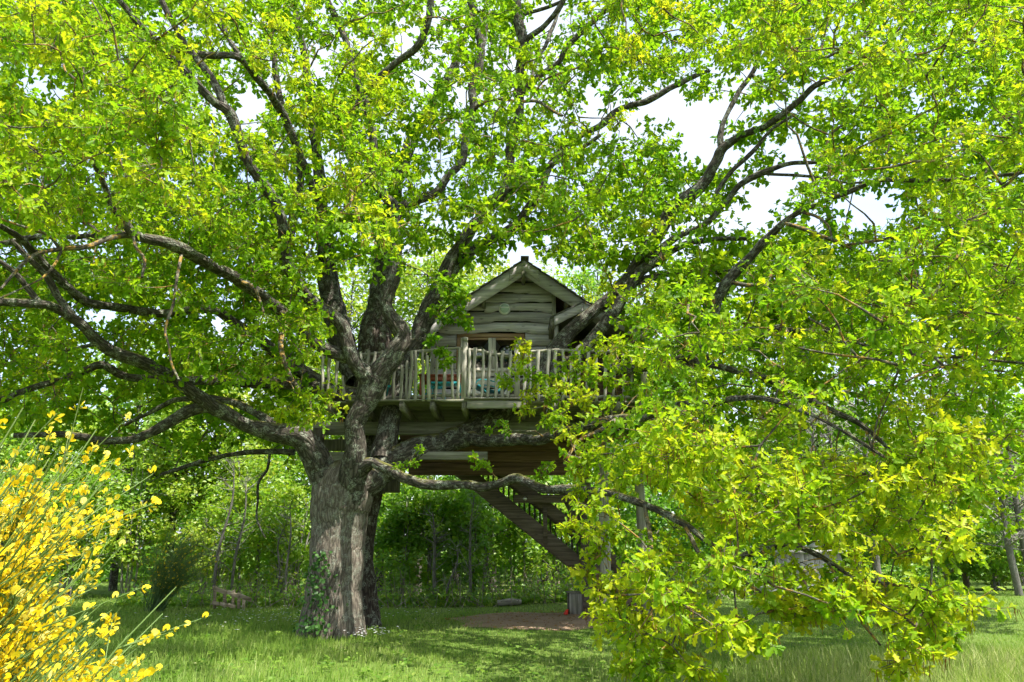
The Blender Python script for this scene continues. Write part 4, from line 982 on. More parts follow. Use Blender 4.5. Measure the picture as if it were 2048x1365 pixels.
# -- lower side wing on the right with its own little gable
WY = 16.55
pl, pz = zx(1100, 636, WY); ax2, az2 = zx(1166, 605, WY); px2, pz2 = zx(1300, 668, WY)
WING = MB(); WING.box((wr + 0.12, HW + 0.35, DZ - 0.1), (px2 - 0.2, HW + 2.6, pz - 0.15)); WING = WING.build('side_wing', M_BROWN, HOUSE)
for k in range(7):
    z0 = DZ - .05 + k * 0.24
    if z0 + 0.25 < pz + 0.1:
        mb = MB(); mb.beam((wr + .13, HW + .325, z0 + .12), (px2 - .2, HW + .325, z0 + .12), 0.03, 0.235, jit=0.003); mb.build('board', M_BROWN, WING)
WR = MB()
for a_, b_ in (((pl, pz), (ax2, az2)), ((ax2, az2), (px2, pz2))):
    WR.add([(a_[0], WY + .02, a_[1] - .03), (b_[0], WY + .02, b_[1] - .03), (b_[0], HW + 3.3, b_[1] - .03), (a_[0], HW + 3.3, a_[1] - .03),
            (a_[0], WY - .04, a_[1] + .015), (b_[0], WY - .04, b_[1] + .015), (b_[0], HW + 3.3, b_[1] + .015), (a_[0], HW + 3.3, a_[1] + .015)], [(0, 3, 2, 1), (4, 5, 6, 7), (0, 1, 5, 4), (1, 2, 6, 5), (3, 0, 4, 7)])
WR = WR.build('side_roof', M_ROOF, HOUSE)
for a_, b_ in (((pl + .10, pz + .03), (ax2 - .004, az2 - .02)), ((ax2 + .004, az2 - .02), (px2, pz2 - .02))):
    o_ = verge(a_, b_, 0.21, WY, 'verge_board', 0.012); o_.parent = WR
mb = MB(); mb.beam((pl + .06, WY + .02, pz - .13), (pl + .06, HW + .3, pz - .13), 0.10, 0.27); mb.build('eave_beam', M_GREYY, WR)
x = at(1113, 690, WY + .1)[0]
mb = MB(); mb.beam((x, WY + .12, DZ), (x, WY + .12, pz - .02), 0.10, 0.10, up=(0, 1, 0)); mb.build('porch_post', M_GREYZ, HOUSE)

# -- platform
DF = 14.62                                   # front edge of the deck
dx0, dx1 = at(648, 803, DF)[0], at(1290, 803, DF)[0]
PLAT = MB()
n_ = 60; xs = np.linspace(at(690, 803, DF)[0], at(1046, 803, DF)[0], n_); ph = 1.3
wv = 0.018 * np.sin(xs * 3.2 + ph) + 0.010 * np.sin(xs * 7 + 1)
v = np.concatenate([np.stack([xs, np.full(n_, DF), DZ - 0.035 + wv], 1), np.stack([xs, np.full(n_, DF), np.full(n_, DZ + 0.004)], 1),
                    np.stack([xs, np.full(n_, DF + .16), np.full(n_, DZ - .034)], 1), np.stack([xs, np.full(n_, DF + .16), np.full(n_, DZ + .004)], 1)])
q = []
for i_ in range(n_ - 1):
    q += [(i_, i_+1, n_+i_+1, n_+i_), (2*n_+i_, 3*n_+i_, 3*n_+i_+1, 2*n_+i_+1), (i_, 2*n_+i_, 2*n_+i_+1, i_+1), (n_+i_, n_+i_+1, 3*n_+i_+1, 3*n_+i_)]
PLAT.add(v, q); PLAT = PLAT.build('deck', M_GREYX, HOUSE)
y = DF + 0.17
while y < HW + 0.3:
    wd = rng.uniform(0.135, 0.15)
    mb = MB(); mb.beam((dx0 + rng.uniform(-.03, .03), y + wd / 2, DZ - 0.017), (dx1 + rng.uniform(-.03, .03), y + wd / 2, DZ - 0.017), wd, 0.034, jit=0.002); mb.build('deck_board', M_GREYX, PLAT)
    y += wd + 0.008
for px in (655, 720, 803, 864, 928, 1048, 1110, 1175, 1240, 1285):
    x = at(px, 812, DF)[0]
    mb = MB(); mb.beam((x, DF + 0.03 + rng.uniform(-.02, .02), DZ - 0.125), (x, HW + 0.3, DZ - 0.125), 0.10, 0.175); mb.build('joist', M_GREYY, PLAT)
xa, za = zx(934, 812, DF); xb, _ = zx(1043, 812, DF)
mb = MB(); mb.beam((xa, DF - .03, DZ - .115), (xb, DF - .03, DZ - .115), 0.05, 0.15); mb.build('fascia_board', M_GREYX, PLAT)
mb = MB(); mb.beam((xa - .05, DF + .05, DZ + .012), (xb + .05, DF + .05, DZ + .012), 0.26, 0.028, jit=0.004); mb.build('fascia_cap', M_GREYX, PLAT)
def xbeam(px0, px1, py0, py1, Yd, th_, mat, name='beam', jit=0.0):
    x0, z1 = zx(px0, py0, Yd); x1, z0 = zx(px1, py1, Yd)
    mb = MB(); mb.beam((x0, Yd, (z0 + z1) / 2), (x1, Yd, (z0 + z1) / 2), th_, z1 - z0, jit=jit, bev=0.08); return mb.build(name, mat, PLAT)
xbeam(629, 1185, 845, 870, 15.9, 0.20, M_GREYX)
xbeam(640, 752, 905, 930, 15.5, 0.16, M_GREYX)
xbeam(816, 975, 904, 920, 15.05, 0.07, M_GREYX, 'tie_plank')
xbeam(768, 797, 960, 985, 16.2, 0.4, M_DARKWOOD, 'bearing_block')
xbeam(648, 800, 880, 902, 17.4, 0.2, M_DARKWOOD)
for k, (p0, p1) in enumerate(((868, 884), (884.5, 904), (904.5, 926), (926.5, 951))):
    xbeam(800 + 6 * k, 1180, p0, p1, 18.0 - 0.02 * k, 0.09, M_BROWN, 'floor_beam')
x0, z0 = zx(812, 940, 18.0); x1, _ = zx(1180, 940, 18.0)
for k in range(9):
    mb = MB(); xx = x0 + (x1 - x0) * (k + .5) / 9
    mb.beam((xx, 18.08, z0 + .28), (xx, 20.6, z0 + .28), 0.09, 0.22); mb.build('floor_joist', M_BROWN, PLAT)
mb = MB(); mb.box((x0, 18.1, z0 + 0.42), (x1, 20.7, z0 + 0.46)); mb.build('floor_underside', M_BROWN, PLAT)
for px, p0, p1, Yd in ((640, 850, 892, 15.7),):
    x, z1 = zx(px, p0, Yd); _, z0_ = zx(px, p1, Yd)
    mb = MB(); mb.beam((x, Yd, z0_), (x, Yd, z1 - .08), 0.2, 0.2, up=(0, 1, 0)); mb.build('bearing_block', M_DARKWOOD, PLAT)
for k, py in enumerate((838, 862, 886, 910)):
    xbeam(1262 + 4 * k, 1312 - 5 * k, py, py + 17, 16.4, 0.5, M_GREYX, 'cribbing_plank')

# -- railing of rough sticks
RAIL = MB(); RL = DF + 0.10
def rail_line(mb, pts, r):
    P_ = [(*at(px, py, RL), r) for px, py in pts]; Q = spline(P_, 0.15)
    Q[:, :3] += rng.normal(0, 0.006, (len(Q), 3)); mb.tube(Q[:, :3], Q[:, 3], 8)
rail_line(RAIL, [(640,716),(665,714),(700,712),(735,709),(771,706)], 0.032)
RAIL = RAIL.build('railing', M_GREYX, HOUSE)
for pts, r in (([(640,790),(690,793),(752,796)], .03), ([(822,704),(845,702),(880,699),(925,697)], .032), ([(752,797),(800,796),(850,793),(926,789)], .036), ([(789,739),(806,739),(830,738)], .026),
               ([(934,700),(960,703),(990,709),(1030,713)], .036), ([(934,791),(985,791),(1030,793)], .034), ([(1040,705),(1075,703),(1110,701),(1180,703),(1280,705)], .034), ([(1040,793),(1150,794),(1280,795)], .034)):
    mb = MB(); rail_line(mb, pts, r); mb.build('rail', M_GREYX, RAIL)
def picket(px, top, bot=803, lean=0.0, wpx=4.0):
    n_ = 7; t = np.linspace(0, 1, n_); ph = rng.uniform(0, 6)
    P_ = np.array([at(px + lean * q + 1.3 * math.sin(4 * q + ph) + 0.6 * math.sin(11 * q + ph), bot + (top - bot) * q, RL - 0.06) for q in t])
    r = (wpx / 100.0) * (1.0 + 0.10 * np.sin(5 * t + ph))
    v, f, ring = tube(P_, r, 7); v = v + rng.normal(0, 0.0025, v.shape)
    mb = MB(); mb.add(v, f, [(0, 6, 5), (0, 5, 4), (0, 4, 3), (0, 3, 2), (0, 2, 1)]); k = 6 * 7
    mb.add(v[k:k + 7], [], [(0, 1, 2), (0, 2, 3), (0, 3, 4), (0, 4, 5), (0, 5, 6)])
    mb.build('picket', M_GREYZ, RAIL)
for px, top, bot, ln in ((646,697,790,-2),(657,716,790,1),(672,708,792,2),(686,752,796,1),(720,704,775,1),(734,702,770,2),(746,704,765,3),(760,702,750,3),
        (769,772,803,1),(788,736,803,0),(802,731,803,1),(812,722,803,3),(818,702,803,6),(829,702,803,3),(845,703,803,2),(857,712,803,-1),(873,704,803,1),(888,697,803,3),(904,705,803,1),(917,696,803,1),
        (938,697,803,0),(949,696,803,0),(962,699,803,6),(976,702,803,3),(991,702,803,1),(1004,703,803,2),(1017,704,803,3),(1049,700,803,2),(1062,702,803,-1),(1078,702,803,-3),(1095,700,803,1),(1110,700,803,2),
        (1126,702,803,0),(1142,699,803,2),(1158,703,803,-1),(1174,700,803,1),(1192,702,803,2),(1210,701,803,0),(1228,702,803,1),(1246,704,803,1),(1264,702,803,-1)):
    picket(px, top, bot, ln, rng.uniform(2.8, 3.7))
for px, top in ((930, 676), (1034, 689), (1285, 690)):
    x0, z1 = zx(px, top, RL); z0_ = DZ - 0.02
    mb = MB(); mb.beam((x0, RL - .0, z0_), (x0, RL, z1 - .10), 0.115, 0.115, up=(0, 1, 0)); mb.beam((x0, RL, z1 - .085), (x0, RL, z1), 0.118, 0.118, up=(0, 1, 0), bev=0.25)
    mb.beam((x0, RL, z1 - .105), (x0, RL, z1 - .08), 0.085, 0.085, up=(0, 1, 0)); mb.build('post', M_GREYZ, RAIL)

# -- stairs and their supports
SY = 18.6
STAIR = MB()
sa, sza = zx(880, 905, SY); sb, szb = zx(1168, 1140, SY)
slope = (szb - sza) / (sb - sa)
gb = sb + (0.02 - szb) / slope
def along(x, dz=0.0): return sza + (x - sa) * slope + dz
# photo gives the middle of the broad stringer
STAIR.beam((sa, SY, along(sa)), (gb, SY, along(gb) + 0.02), 0.07, 0.36, up=(0, 0, 1)); STAIR = STAIR.build('staircase', M_STAIR, HOUSE)
mb = MB(); mb.beam((sa, SY + 1.0, along(sa)), (gb, SY + 1.0, along(gb) + .02), 0.07, 0.36); mb.build('stringer', M_STAIR, STAIR)
nst = 17
for k in range(nst):
    x = sa + 0.2 + (gb - sa - .2) * (k + .5) / nst
    mb = MB(); mb.beam((x, SY + .04, along(x, 0.03)), (x, SY + .96, along(x, 0.03)), 0.26, 0.04); mb.build('tread', M_STAIR, STAIR)
for yy in (SY - 0.02, SY + 1.02):
    mb = MB(); mb.beam((sa, yy, along(sa, .78)), (gb - .3, yy, along(gb - .3, .78)), 0.05, 0.27); mb.build('handrail', M_STAIR, STAIR)
for x in np.arange(sa + .1, gb - .3, 0.135):
    mb = MB(); mb.beam((x, SY + 1.06, along(x, .1)), (x, SY + 1.06, along(x, 1.12)), 0.05, 0.035, up=(0, 1, 0)); mb.build('baluster', M_DARKWOOD, STAIR)
for px in (1090,):
    x = at(px, 1060, SY)[0]
    mb = MB(); mb.beam((x, SY - .065, along(x, -.16)), (x, SY - .065, along(x, .72)), 0.10, 0.05, up=(0, 1, 0)); mb.build('newel', M_STAIR, STAIR)
# posts and braces
x0, _ = zx(1177, 1215, SY - .25)
FRM = MB(); FRM.beam((x0, SY - .2, -.1), (x0, SY - .2, 4.2), 0.26, 0.24, up=(0, 1, 0), jit=0.004); FRM = FRM.build('support_post', M_STAIR, HOUSE)
def brace(p0, p1, Yd, wd, th_, mat=None, name='brace'):
    a_ = at(*p0, Yd); b_ = at(*p1, Yd); mb = MB(); mb.beam(a_, b_, th_, wd, up=(0, 0, 1)); return mb.build(name, mat or M_STAIR, FRM)
brace((1028, 998), (1170, 998), SY - .34, 0.19, 0.06)
brace((1118, 970), (1184, 1095), SY - .1, 0.20, 0.10, M_DARKWOOD)
brace((1190, 1130), (1232, 1205), SY - .3, 0.24, 0.08)
mb = MB(); x, z = zx(1050, 998, SY - .37); disc(mb, x, z, SY - .36, SY - .40, 0.05, 0.045, 14); mb.build('bolt', M_STEEL, FRM)
for px, by in ((1214, 1225), (1290, 1215)):
    Yd = 17.6 if px == 1214 else 19.5
    x = at(px, by, Yd)[0]; mb = MB(); mb.beam((x, Yd, -.1), (x, Yd, 4.2), 0.22, 0.22, up=(0, 1, 0), jit=0.004); mb.build('support_post', M_GREYZ, HOUSE)

# ------------------------------------------------------------------ things on the deck and lawn
x, _ = zx(883, 780, 15.9)
TABLE = thing('garden_table', 'red-brown wooden table on the tree house deck behind the railing', 'table', (x, 15.9, DZ))
for k in range(4):
    mb = MB(); mb.beam((x - .48, 15.68 + k * .15, DZ + .735), (x + .52, 15.68 + k * .15, DZ + .735), 0.14, 0.03); mb.build('tabletop_slat', M_RED, TABLE)
mb = MB()
for yy in (15.66, 16.12): mb.beam((x - .42, yy, DZ + .67), (x + .46, yy, DZ + .67), 0.025, 0.10)
mb.build('apron', M_RED, TABLE)
for sx in (-.43, .47):
    for yy in (15.68, 16.10):
        mb = MB(); mb.beam((x + sx, yy, DZ + .002), (x + sx, yy, DZ + .71), 0.055, 0.055, up=(0, 1, 0)); mb.build('leg', M_RED, TABLE)
def chair(px, Yd, label, back=True, wd=0.44, turn=0):
    x, _ = zx(px, 790, Yd)
    T = thing('garden_chair', label, 'chair', (x, Yd, DZ), 'teal metal chairs on the deck')
    for k in range(4):
        mb = MB(); mb.beam((x - wd/2, Yd - .15 + k * .1, DZ + .455), (x + wd/2, Yd - .15 + k * .1, DZ + .455), 0.085, 0.018); mb.build('seat_slat', M_TEAL, T)
    mb = MB()
    mb.beam((x - wd/2, Yd - .2, DZ + .43), (x + wd/2, Yd - .2, DZ + .43), 0.02, 0.03); mb.build('seat_frame', M_TEAL, T)
    for sx in (-1, 1):
        for sy in (-1, 1):
            top = .9 if (back and sy == turn) else .45
            mb = MB(); mb.tube(np.array([(x + sx * wd * .55, Yd + sy * .22, DZ + .003), (x + sx * wd * .48, Yd + sy * .18, DZ + .44), (x + sx * wd * .46, Yd + sy * .19, DZ + top + .01)]), 0.012, 6); mb.build('leg', M_TEAL, T)
    if back:
        for k in range(2):
            mb = MB(); mb.beam((x - wd * .45, Yd + turn * .2, DZ + .68 + k * .15), (x + wd * .45, Yd + turn * .2, DZ + .68 + k * .15), 0.015, 0.07); mb.build('backrest_slat', M_TEAL, T)
chair(799, 15.6, 'low teal metal stool-like chair left of the red-brown table', False, 0.46)
chair(870, 16.45, 'teal metal chair with slatted back behind the red-brown table', True, 0.44, 1)
chair(892, 15.25, 'backless teal metal seat in front of the red-brown table', False, 0.60)
x, _ = zx(985, 790, 15.8)
LG = thing('lounge_chair', 'dark teal fabric lounge chair with curved arms in front of the window', 'chair', (x, 15.8, DZ))
prof = [(-.34, .50), (-.15, .44), (.05, .38), (.20, .37), (.30, .55), (.42, .95)]
v = []; 
for a_, b_ in prof: v += [(x + a_, 15.55, DZ + b_), (x + a_, 16.05, DZ + b_)]
v2 = v + [(p_[0], p_[1], p_[2] - .03) for p_ in v]
mb = MB(); k = len(v)
q = [(2*i_, 2*i_+2, 2*i_+3, 2*i_+1) for i_ in range(5)] + [(k+2*i_, k+2*i_+1, k+2*i_+3, k+2*i_+2) for i_ in range(5)] + [(2*i_, k+2*i_, k+2*i_+2, 2*i_+2) for i_ in range(5)] + [(2*i_+1, 2*i_+3, k+2*i_+3, k+2*i_+1) for i_ in range(5)]
mb.add(v2, q); mb.build('sling_seat', M_TEALDARK, LG)
for yy in (15.52, 16.08):
    P_ = spline([(x - .36, yy, DZ + .5, .014), (x - .30, yy, DZ + .60, .014), (x - .1, yy, DZ + .60, .014), (x + .12, yy, DZ + .55, .014), (x + .32, yy, DZ + .58, .014)], .06)
    mb = MB(); mb.tube(P_[:, :3], P_[:, 3], 7); mb.build('arm', M_TEAL, LG)
    for xa, xb in ((-.30, .25), (.28, -.28)):
        mb = MB(); mb.tube(np.array([(x + xb, yy, DZ + .004), (x + (xa + xb) / 2, yy, DZ + .25), (x + xa, yy, DZ + .50)]), 0.013, 6); mb.build('leg', M_TEAL, LG)
# block at the stair foot
x0, _ = zx(1137, 1200, 18.9); x1, _ = zx(1171, 1200, 18.9)
g0 = float(gz((x0 + x1) / 2, 18.9))
BLK = thing('wooden_planter_box', 'grey square box standing on the grass at the foot of the support post', 'box', ((x0 + x1) / 2, 18.9, g0))
for k in range(2):
    xa = x0 + (x1 - x0) * k / 2; mb = MB(); mb.beam((xa + (x1 - x0) / 4, 18.62, g0 - .05), (xa + (x1 - x0) / 4, 18.62, g0 + .50), (x1 - x0) / 2 - .004, .04, up=(0, 1, 0)); mb.build('panel', M_GREYZ, BLK)
mb = MB(); mb.box((x0 - .02, 18.645, g0 - .05), (x0 + .02, 19.1, g0 + .5)); mb.build('side_panel', M_DARKWOOD, BLK)  # darker timber puts the shade on the box's sides into the colour
mb = MB(); mb.box((x1 - .02, 18.645, g0 - .05), (x1 + .02, 19.1, g0 + .5)); mb.build('side_panel', M_DARKWOOD, BLK)
mb = MB(); mb.box((x0 - .05, 18.58, g0 + .503), (x1 + .03, 19.13, g0 + .53)); mb.build('lid', M_GREYX, BLK)
x, _ = zx(1132, 1212, 18.55)
o = MB(); g1 = float(gz(x, 18.5)); o.tube(np.array([(x - .05, 18.5, g1 + .02), (x - .01, 18.5, g1 + .05), (x + .02, 18.5, g1 + .12), (x + .05, 18.52, g1 + .14)]), np.array([.035, .05, .035, .012]), 8)
tag(o.build('toy', M_REDPL), 'small red plastic object on the ground beside the grey box', 'toy')
# weathered post-and-rail remnant at the wood's edge
FB = at(462, 1213, 20.6)
FEN = thing('fence', 'short leaning weathered wooden rail fence at the edge of the wood', 'fence', (FB[0], 20.6, 0))
def wp(px, py, Yd=20.6): return at(px, py, Yd)
for (a_, b_, w_) in (((430, 1178), (504, 1199), .10), ((424, 1205), (472, 1213), .09)):
    for k in range(3):
        f0, f1 = k / 3, (k + 1) / 3 - 0.02
        p0 = wp(a_[0] + (b_[0] - a_[0]) * f0, a_[1] + (b_[1] - a_[1]) * f0, 20.52 + .02 * k); p1 = wp(a_[0] + (b_[0] - a_[0]) * f1, a_[1] + (b_[1] - a_[1]) * f1 + 1.5, 20.53 + .02 * k)
        mb = MB(); mb.beam(p0, p1, .05, w_, jit=.004); mb.build('rail', M_FENCE, FEN)
for px, t, b in ((429, 1172, 1218), (449, 1180, 1216), (466, 1180, 1220), (477, 1186, 1218), (487, 1196, 1222)):
    p0 = wp(px, b, 20.68); p1 = wp(px + 1, t, 20.68)
    mb = MB(); mb.beam(p0, p1, .07, .07, up=(0, 1, 0), jit=.003); mb.build('post', M_FENCE, FEN)
# leaning stakes and a log
for px, t, b, ln, lab in ((1075, 1160, 1196, 8, 'leaning grey stake in front of the brushwood behind the lawn'), (1117, 1162, 1180, 1, 'short upright pale stake left of the support post')):
    p0 = at(px + ln, b + 6, 22.4); p1 = at(px, t, 22.4); o = MB(); o.tube(np.array([p0, (p0 + p1) / 2 + rng.normal(0, .01, 3), p1]), np.array([.035, .033, .03]), 7)
    tag(o.build('stake', M_FENCE), lab, 'stake')
p0 = at(995, 1207, 21.4); p1 = at(1043, 1203, 21.4)
for p_ in (p0, p1): p_[2] = float(gz(p_[0], p_[1])) + .09
o = MB(); o.tube(np.array([p0, (p0 + p1) / 2 + [0, 0, .02], p1]), np.array([.08, .09, .07]), 10)
tag(o.build('log', M_GREYX), 'pale fallen log lying on the grass at the edge of the wood', 'log')

# bleached timber playhouse stage on the right
SX = 24.5
def sp(px, py, Yd=SX): return at(px, py, Yd)
g0 = float(gz(sp(1615, 1190)[0], SX))
SHED = thing('wooden_shelter', 'bleached grey board shelter on a timber plinth half hidden behind the hanging boughs', 'shelter', (sp(1615, 1190)[0], SX, g0))
def sbeam(a_, b_, Yd, wd, th_, mat, name, up=(0, 0, 1), par=None):
    mb = MB(); mb.beam(sp(*a_, Yd), sp(*b_, Yd), th_, wd, up=up); return mb.build(name, mat, par or SHED)
pb = MB(); a_ = sp(1515, 1182, SX - .6); b_ = sp(1722, 1178, SX - .6)
pb.beam((a_[0], SX - .6, g0 + .14), (b_[0], SX - .6, g0 + .14), .08, .30); pb.build('plinth', M_SHEDX, SHED)
mb = MB(); mb.beam((a_[0] - .05, SX + .2, g0 + .31), (b_[0] + .05, SX + .2, g0 + .31), 1.7, .04); mb.build('platform', M_SHEDX, SHED)
xs0, xs1 = sp(1560, 1120)[0], sp(1700, 1120)[0]; N_ = 14
for k in range(N_):
    xa = xs0 + (xs1 - xs0) * (k + .5) / N_; tp = g0 + 1.30 + rng.uniform(-.02, .02)
    sl = 0.10 * max(0, k - 9)
    mb = MB(); mb.beam((xa + .02 * max(0, k - 8), SX + .5, g0 + .335), (xa - .02 * max(0, k - 9), SX + .5, tp), (xs1 - xs0) / N_ - .008, .03, up=(0, 1, 0)); mb.build('board', M_SHED, SHED)
mb = MB(); mb.beam((xs0 - .05, SX + .40, g0 + 1.37), (xs1 + .08, SX + .40, g0 + 1.37), .20, .10); mb.build('top_rail', M_SHED, SHED)
mb = MB(); mb.beam((xs0 + .6, SX + .0, g0 + .80), (xs0 + 1.5, SX + .0, g0 + .80), .35, .05); mb.build('bench_top', M_FENCE, SHED)
for xx in (xs0 + .68, xs0 + 1.42):
    mb = MB(); mb.beam((xx, SX, g0 + .332), (xx, SX, g0 + .775), .09, .25, up=(0, 1, 0)); mb.build('bench_leg', M_BROWN, SHED)
a_ = sp(1640, 1090, SX + 1.2); b_ = sp(1712, 1045, SX + 1.2)
for k in range(2):
    mb = MB(); c_ = (a_ + b_) / 2
    mb.beam(a_ if k == 0 else c_ + [.02, 0, .02], c_ if k == 0 else b_, .10, .14); mb.build('roof_verge', M_SHED, SHED)
pr = MB(); pr.add([a_ + [0, 0, -.1], b_ + [0, 0, -.1], b_ + [0, 1.2, -.1], a_ + [0, 1.2, -.1], a_ + [0, 0, -.06], b_ + [0, 0, -.06], b_ + [0, 1.2, -.06], a_ + [0, 1.2, -.06]], [(0, 3, 2, 1), (4, 5, 6, 7), (0, 1, 5, 4), (1, 2, 6, 5), (2, 3, 7, 6), (3, 0, 4, 7)])
pr.build('roof', M_SHED, SHED)
for p_ in (a_, b_):
    mb = MB(); mb.beam((p_[0], SX + 1.3, g0), (p_[0], SX + 1.3, p_[2] - .1), .1, .1, up=(0, 1, 0)); mb.build('roof_post', M_SHED, SHED)

# ================================================================== BACKGROUND WOOD
def wood_tree(name, label, cat, px, Yd, height, width, tint, nclump, nleaf, lsize, trunk_r=0.10, low=0.25, mat=None, bark=None, group=None, sparse=1.0, lean=0.0, ptpl=None, stems=1, jit=0.12, twigs=True):
    """tapered stem(s) with limbs and a loose crown of leaf clumps"""
    x = at(px, 1150, Yd)[0]; z0 = float(gz(x, Yd))
    T = thing(name, label, cat, (x, Yd, z0), group)
    tm = MB(); tops = []
    for s_ in range(stems):
        a = rng.uniform(0, 6.28); sp_ = 0.0 if stems == 1 else rng.uniform(0.1, 0.45) * width * 0.5
        bx, by = x + (0.12 * math.cos(a) * stems ** 0.5 if stems > 1 else 0), Yd + (0.12 * math.sin(a) if stems > 1 else 0)
        ex, ey = x + sp_ * math.cos(a) + lean, Yd + sp_ * math.sin(a)
        hh = height * rng.uniform(0.8, 0.97)
        C = [(bx, by, z0 - 0.1, trunk_r * 1.3), (bx + (ex - bx) * .2 + rng.normal(0, .05), by + (ey - by) * .2, z0 + hh * .25, trunk_r), (bx + (ex - bx) * .55 + rng.normal(0, .1), by + (ey - by) * .55, z0 + hh * .6, trunk_r * .65), (ex, ey, z0 + hh, trunk_r * .15)]
        Q = spline(C, 0.4); v, f, _ = tube(Q[:, :3], Q[:, 3], 8); tm.add(v, f); tops.append(Q)
    TK = np.vstack(tops)
    # clump centres in an uneven egg
    u = unit(nclump) * (rng.random((nclump, 1)) ** 0.4)
    zc = z0 + height * (low + (1 - low) * 0.52); hz = height * (1 - low) * 0.52
    ang = np.arctan2(u[:, 1], u[:, 0]); lob = 1 + 0.25 * np.sin(3 * ang + px) + 0.18 * np.sin(5 * ang + u[:, 2] * 4 + px * .3)
    Cn = np.stack([x + lean * .6 + u[:, 0] * width / 2 * lob, Yd + u[:, 1] * width / 2 * lob * .85, zc + u[:, 2] * hz * (0.9 + 0.2 * rng.random(nclump))], 1)
    Cn[:, 2] = np.maximum(Cn[:, 2], gz(Cn[:, 0], Cn[:, 1]) + 0.15)
    # limbs to the clumps
    A_ = np.empty_like(Cn)
    for k in range(nclump):
        cand = TK[TK[:, 2] < Cn[k, 2] + 0.1]
        if len(cand) == 0: cand = TK[:2]
        A_[k] = cand[np.argmin(np.linalg.norm(cand[:, :3] - (Cn[k] - [0, 0, .25 * width * .5]), axis=1)), :3]
    Md = (A_ + Cn) / 2 + rng.normal(0, 0.08 * width * .3, Cn.shape) + [0, 0, 0.03 * height]
    r0 = np.clip(0.006 + 0.012 * np.linalg.norm(Cn - A_, axis=1), 0.005, trunk_r * .7)
    v, f = sticks(A_, Md, r0, r0 * .6); tm.add(v, f); v, f = sticks(Md, Cn, r0 * .6, r0 * .25); tm.add(v, f)
    V = np.vstack(tm.v); F = np.vstack(tm.q)
    obj('trunk', mesh('trunk', V - base(T), [F], bark or M_LIMB, uv=np.stack([V[:, 0] + V[:, 1], V[:, 2]], 1), smooth=True), T, 'stuff')
    n_ = nclump * nleaf
    cr = (0.16 * width * sparse * (40 / nclump) ** 0.33) + 0.1
    P = np.repeat(Cn, nleaf, 0) + unit(n_) * (rng.random((n_, 1)) ** 0.5) * cr * np.array([1, 1, .7])
    P[:, 2] = np.maximum(P[:, 2], gz(P[:, 0], P[:, 1]) + 0.04)
    D = unit(n_); D[:, 2] = D[:, 2] * .5 - .25
    N = unit(n_) * .8 + [0, -.15, .7]
    tn = np.clip(tint + np.repeat(rng.normal(0, jit, nclump), nleaf) + rng.normal(0, .07, n_), 0, 1)
    leaves('crown', P, D, N, lsize * rng.uniform(.6, 1.25, n_), tn, ptpl or LEAF_FAR, mat or M_BGLEAF, T, widen=1.15)
    return T
G1 = 'leafy shrubs along the edge of the wood'
shr = [  # px, Y, height, width, tint, clumps, leaves, size, where
    (575, 22.2, 3.4, 2.7, .62, 60, 85, .13, 'light green broad-leaved shrub left of the big oak trunk'),
    (495, 23.0, 4.2, 2.8, .66, 60, 85, .13, 'tall light green shrub standing behind the leaning rail fence'),
    (420, 22.6, 2.9, 2.0, .72, 50, 80, .12, 'yellow-green sapling shrub between the dark broom and the fence'),
    (620, 24.0, 5.0, 2.8, .55, 60, 90, .14, 'mid green shrub half hidden by the left side of the big trunk'),
    (790, 21.8, 3.0, 2.2, .46, 60, 90, .12, 'dark green shrub just right of the second oak trunk'),
    (865, 22.4, 4.1, 2.8, .50, 80, 90, .13, 'dense green hazel-like shrub under the middle of the platform'),
    (955, 22.2, 3.7, 2.6, .50, 80, 90, .13, 'green shrub left of the stairs under the platform'),
    (1035, 23.4, 4.3, 3.0, .54, 80, 90, .13, 'green shrub behind the middle of the stairs'),
    (1120, 24.0, 3.6, 2.8, .46, 70, 90, .13, 'dark green shrub behind the foot of the stairs'),
    (1210, 24.5, 4.0, 3.0, .42, 70, 85, .14, 'dark shrub behind the support posts'),
    (1330, 26.5, 3.6, 3.6, .26, 70, 85, .15, 'dark green shrub behind the hanging boughs left of the board shelter'),
    (1450, 27.5, 4.2, 3.8, .30, 70, 85, .15, 'dark green shrub at the left back of the board shelter'),
    (1590, 29.0, 4.6, 4.2, .42, 70, 85, .16, 'green shrub behind the board shelter'),
    (1740, 27.5, 3.4, 3.6, .50, 70, 85, .15, 'bright shrub at the right back of the board shelter'),
    (1880, 27.0, 3.0, 3.4, .54, 70, 85, .14, 'low bright green shrub below the pale bare trunks'),
    (2000, 26.5, 2.8, 3.0, .56, 70, 85, .14, 'bramble-like green shrub at the right edge of the lawn'),
    (2110, 26.0, 3.2, 3.0, .52, 60, 85, .14, 'green shrub at the far right end of the lawn'),
    (140, 23.5, 4.2, 3.6, .60, 70, 85, .14, 'green shrub behind the yellow broom'),
    (20, 23.0, 4.6, 3.6, .52, 60, 85, .14, 'green shrub at the far left behind the yellow broom'),
    (260, 24.5, 5.0, 3.4, .66, 70, 85, .14, 'light green shrub behind the dark broom bush')]
for px, Yd, h, wd, tt, nc, nl, ls, lab in shr:
    Yd += 1.5; h *= 1.07
    wood_tree('shrub', lab, 'shrub', px, Yd, h, wd, tt, nc, int(nl * .8), ls * 1.08, 0.035, 0.10, stems=4, bark=M_PALEBARK, group=G1)
G2 = 'trees of the wood behind the lawn'
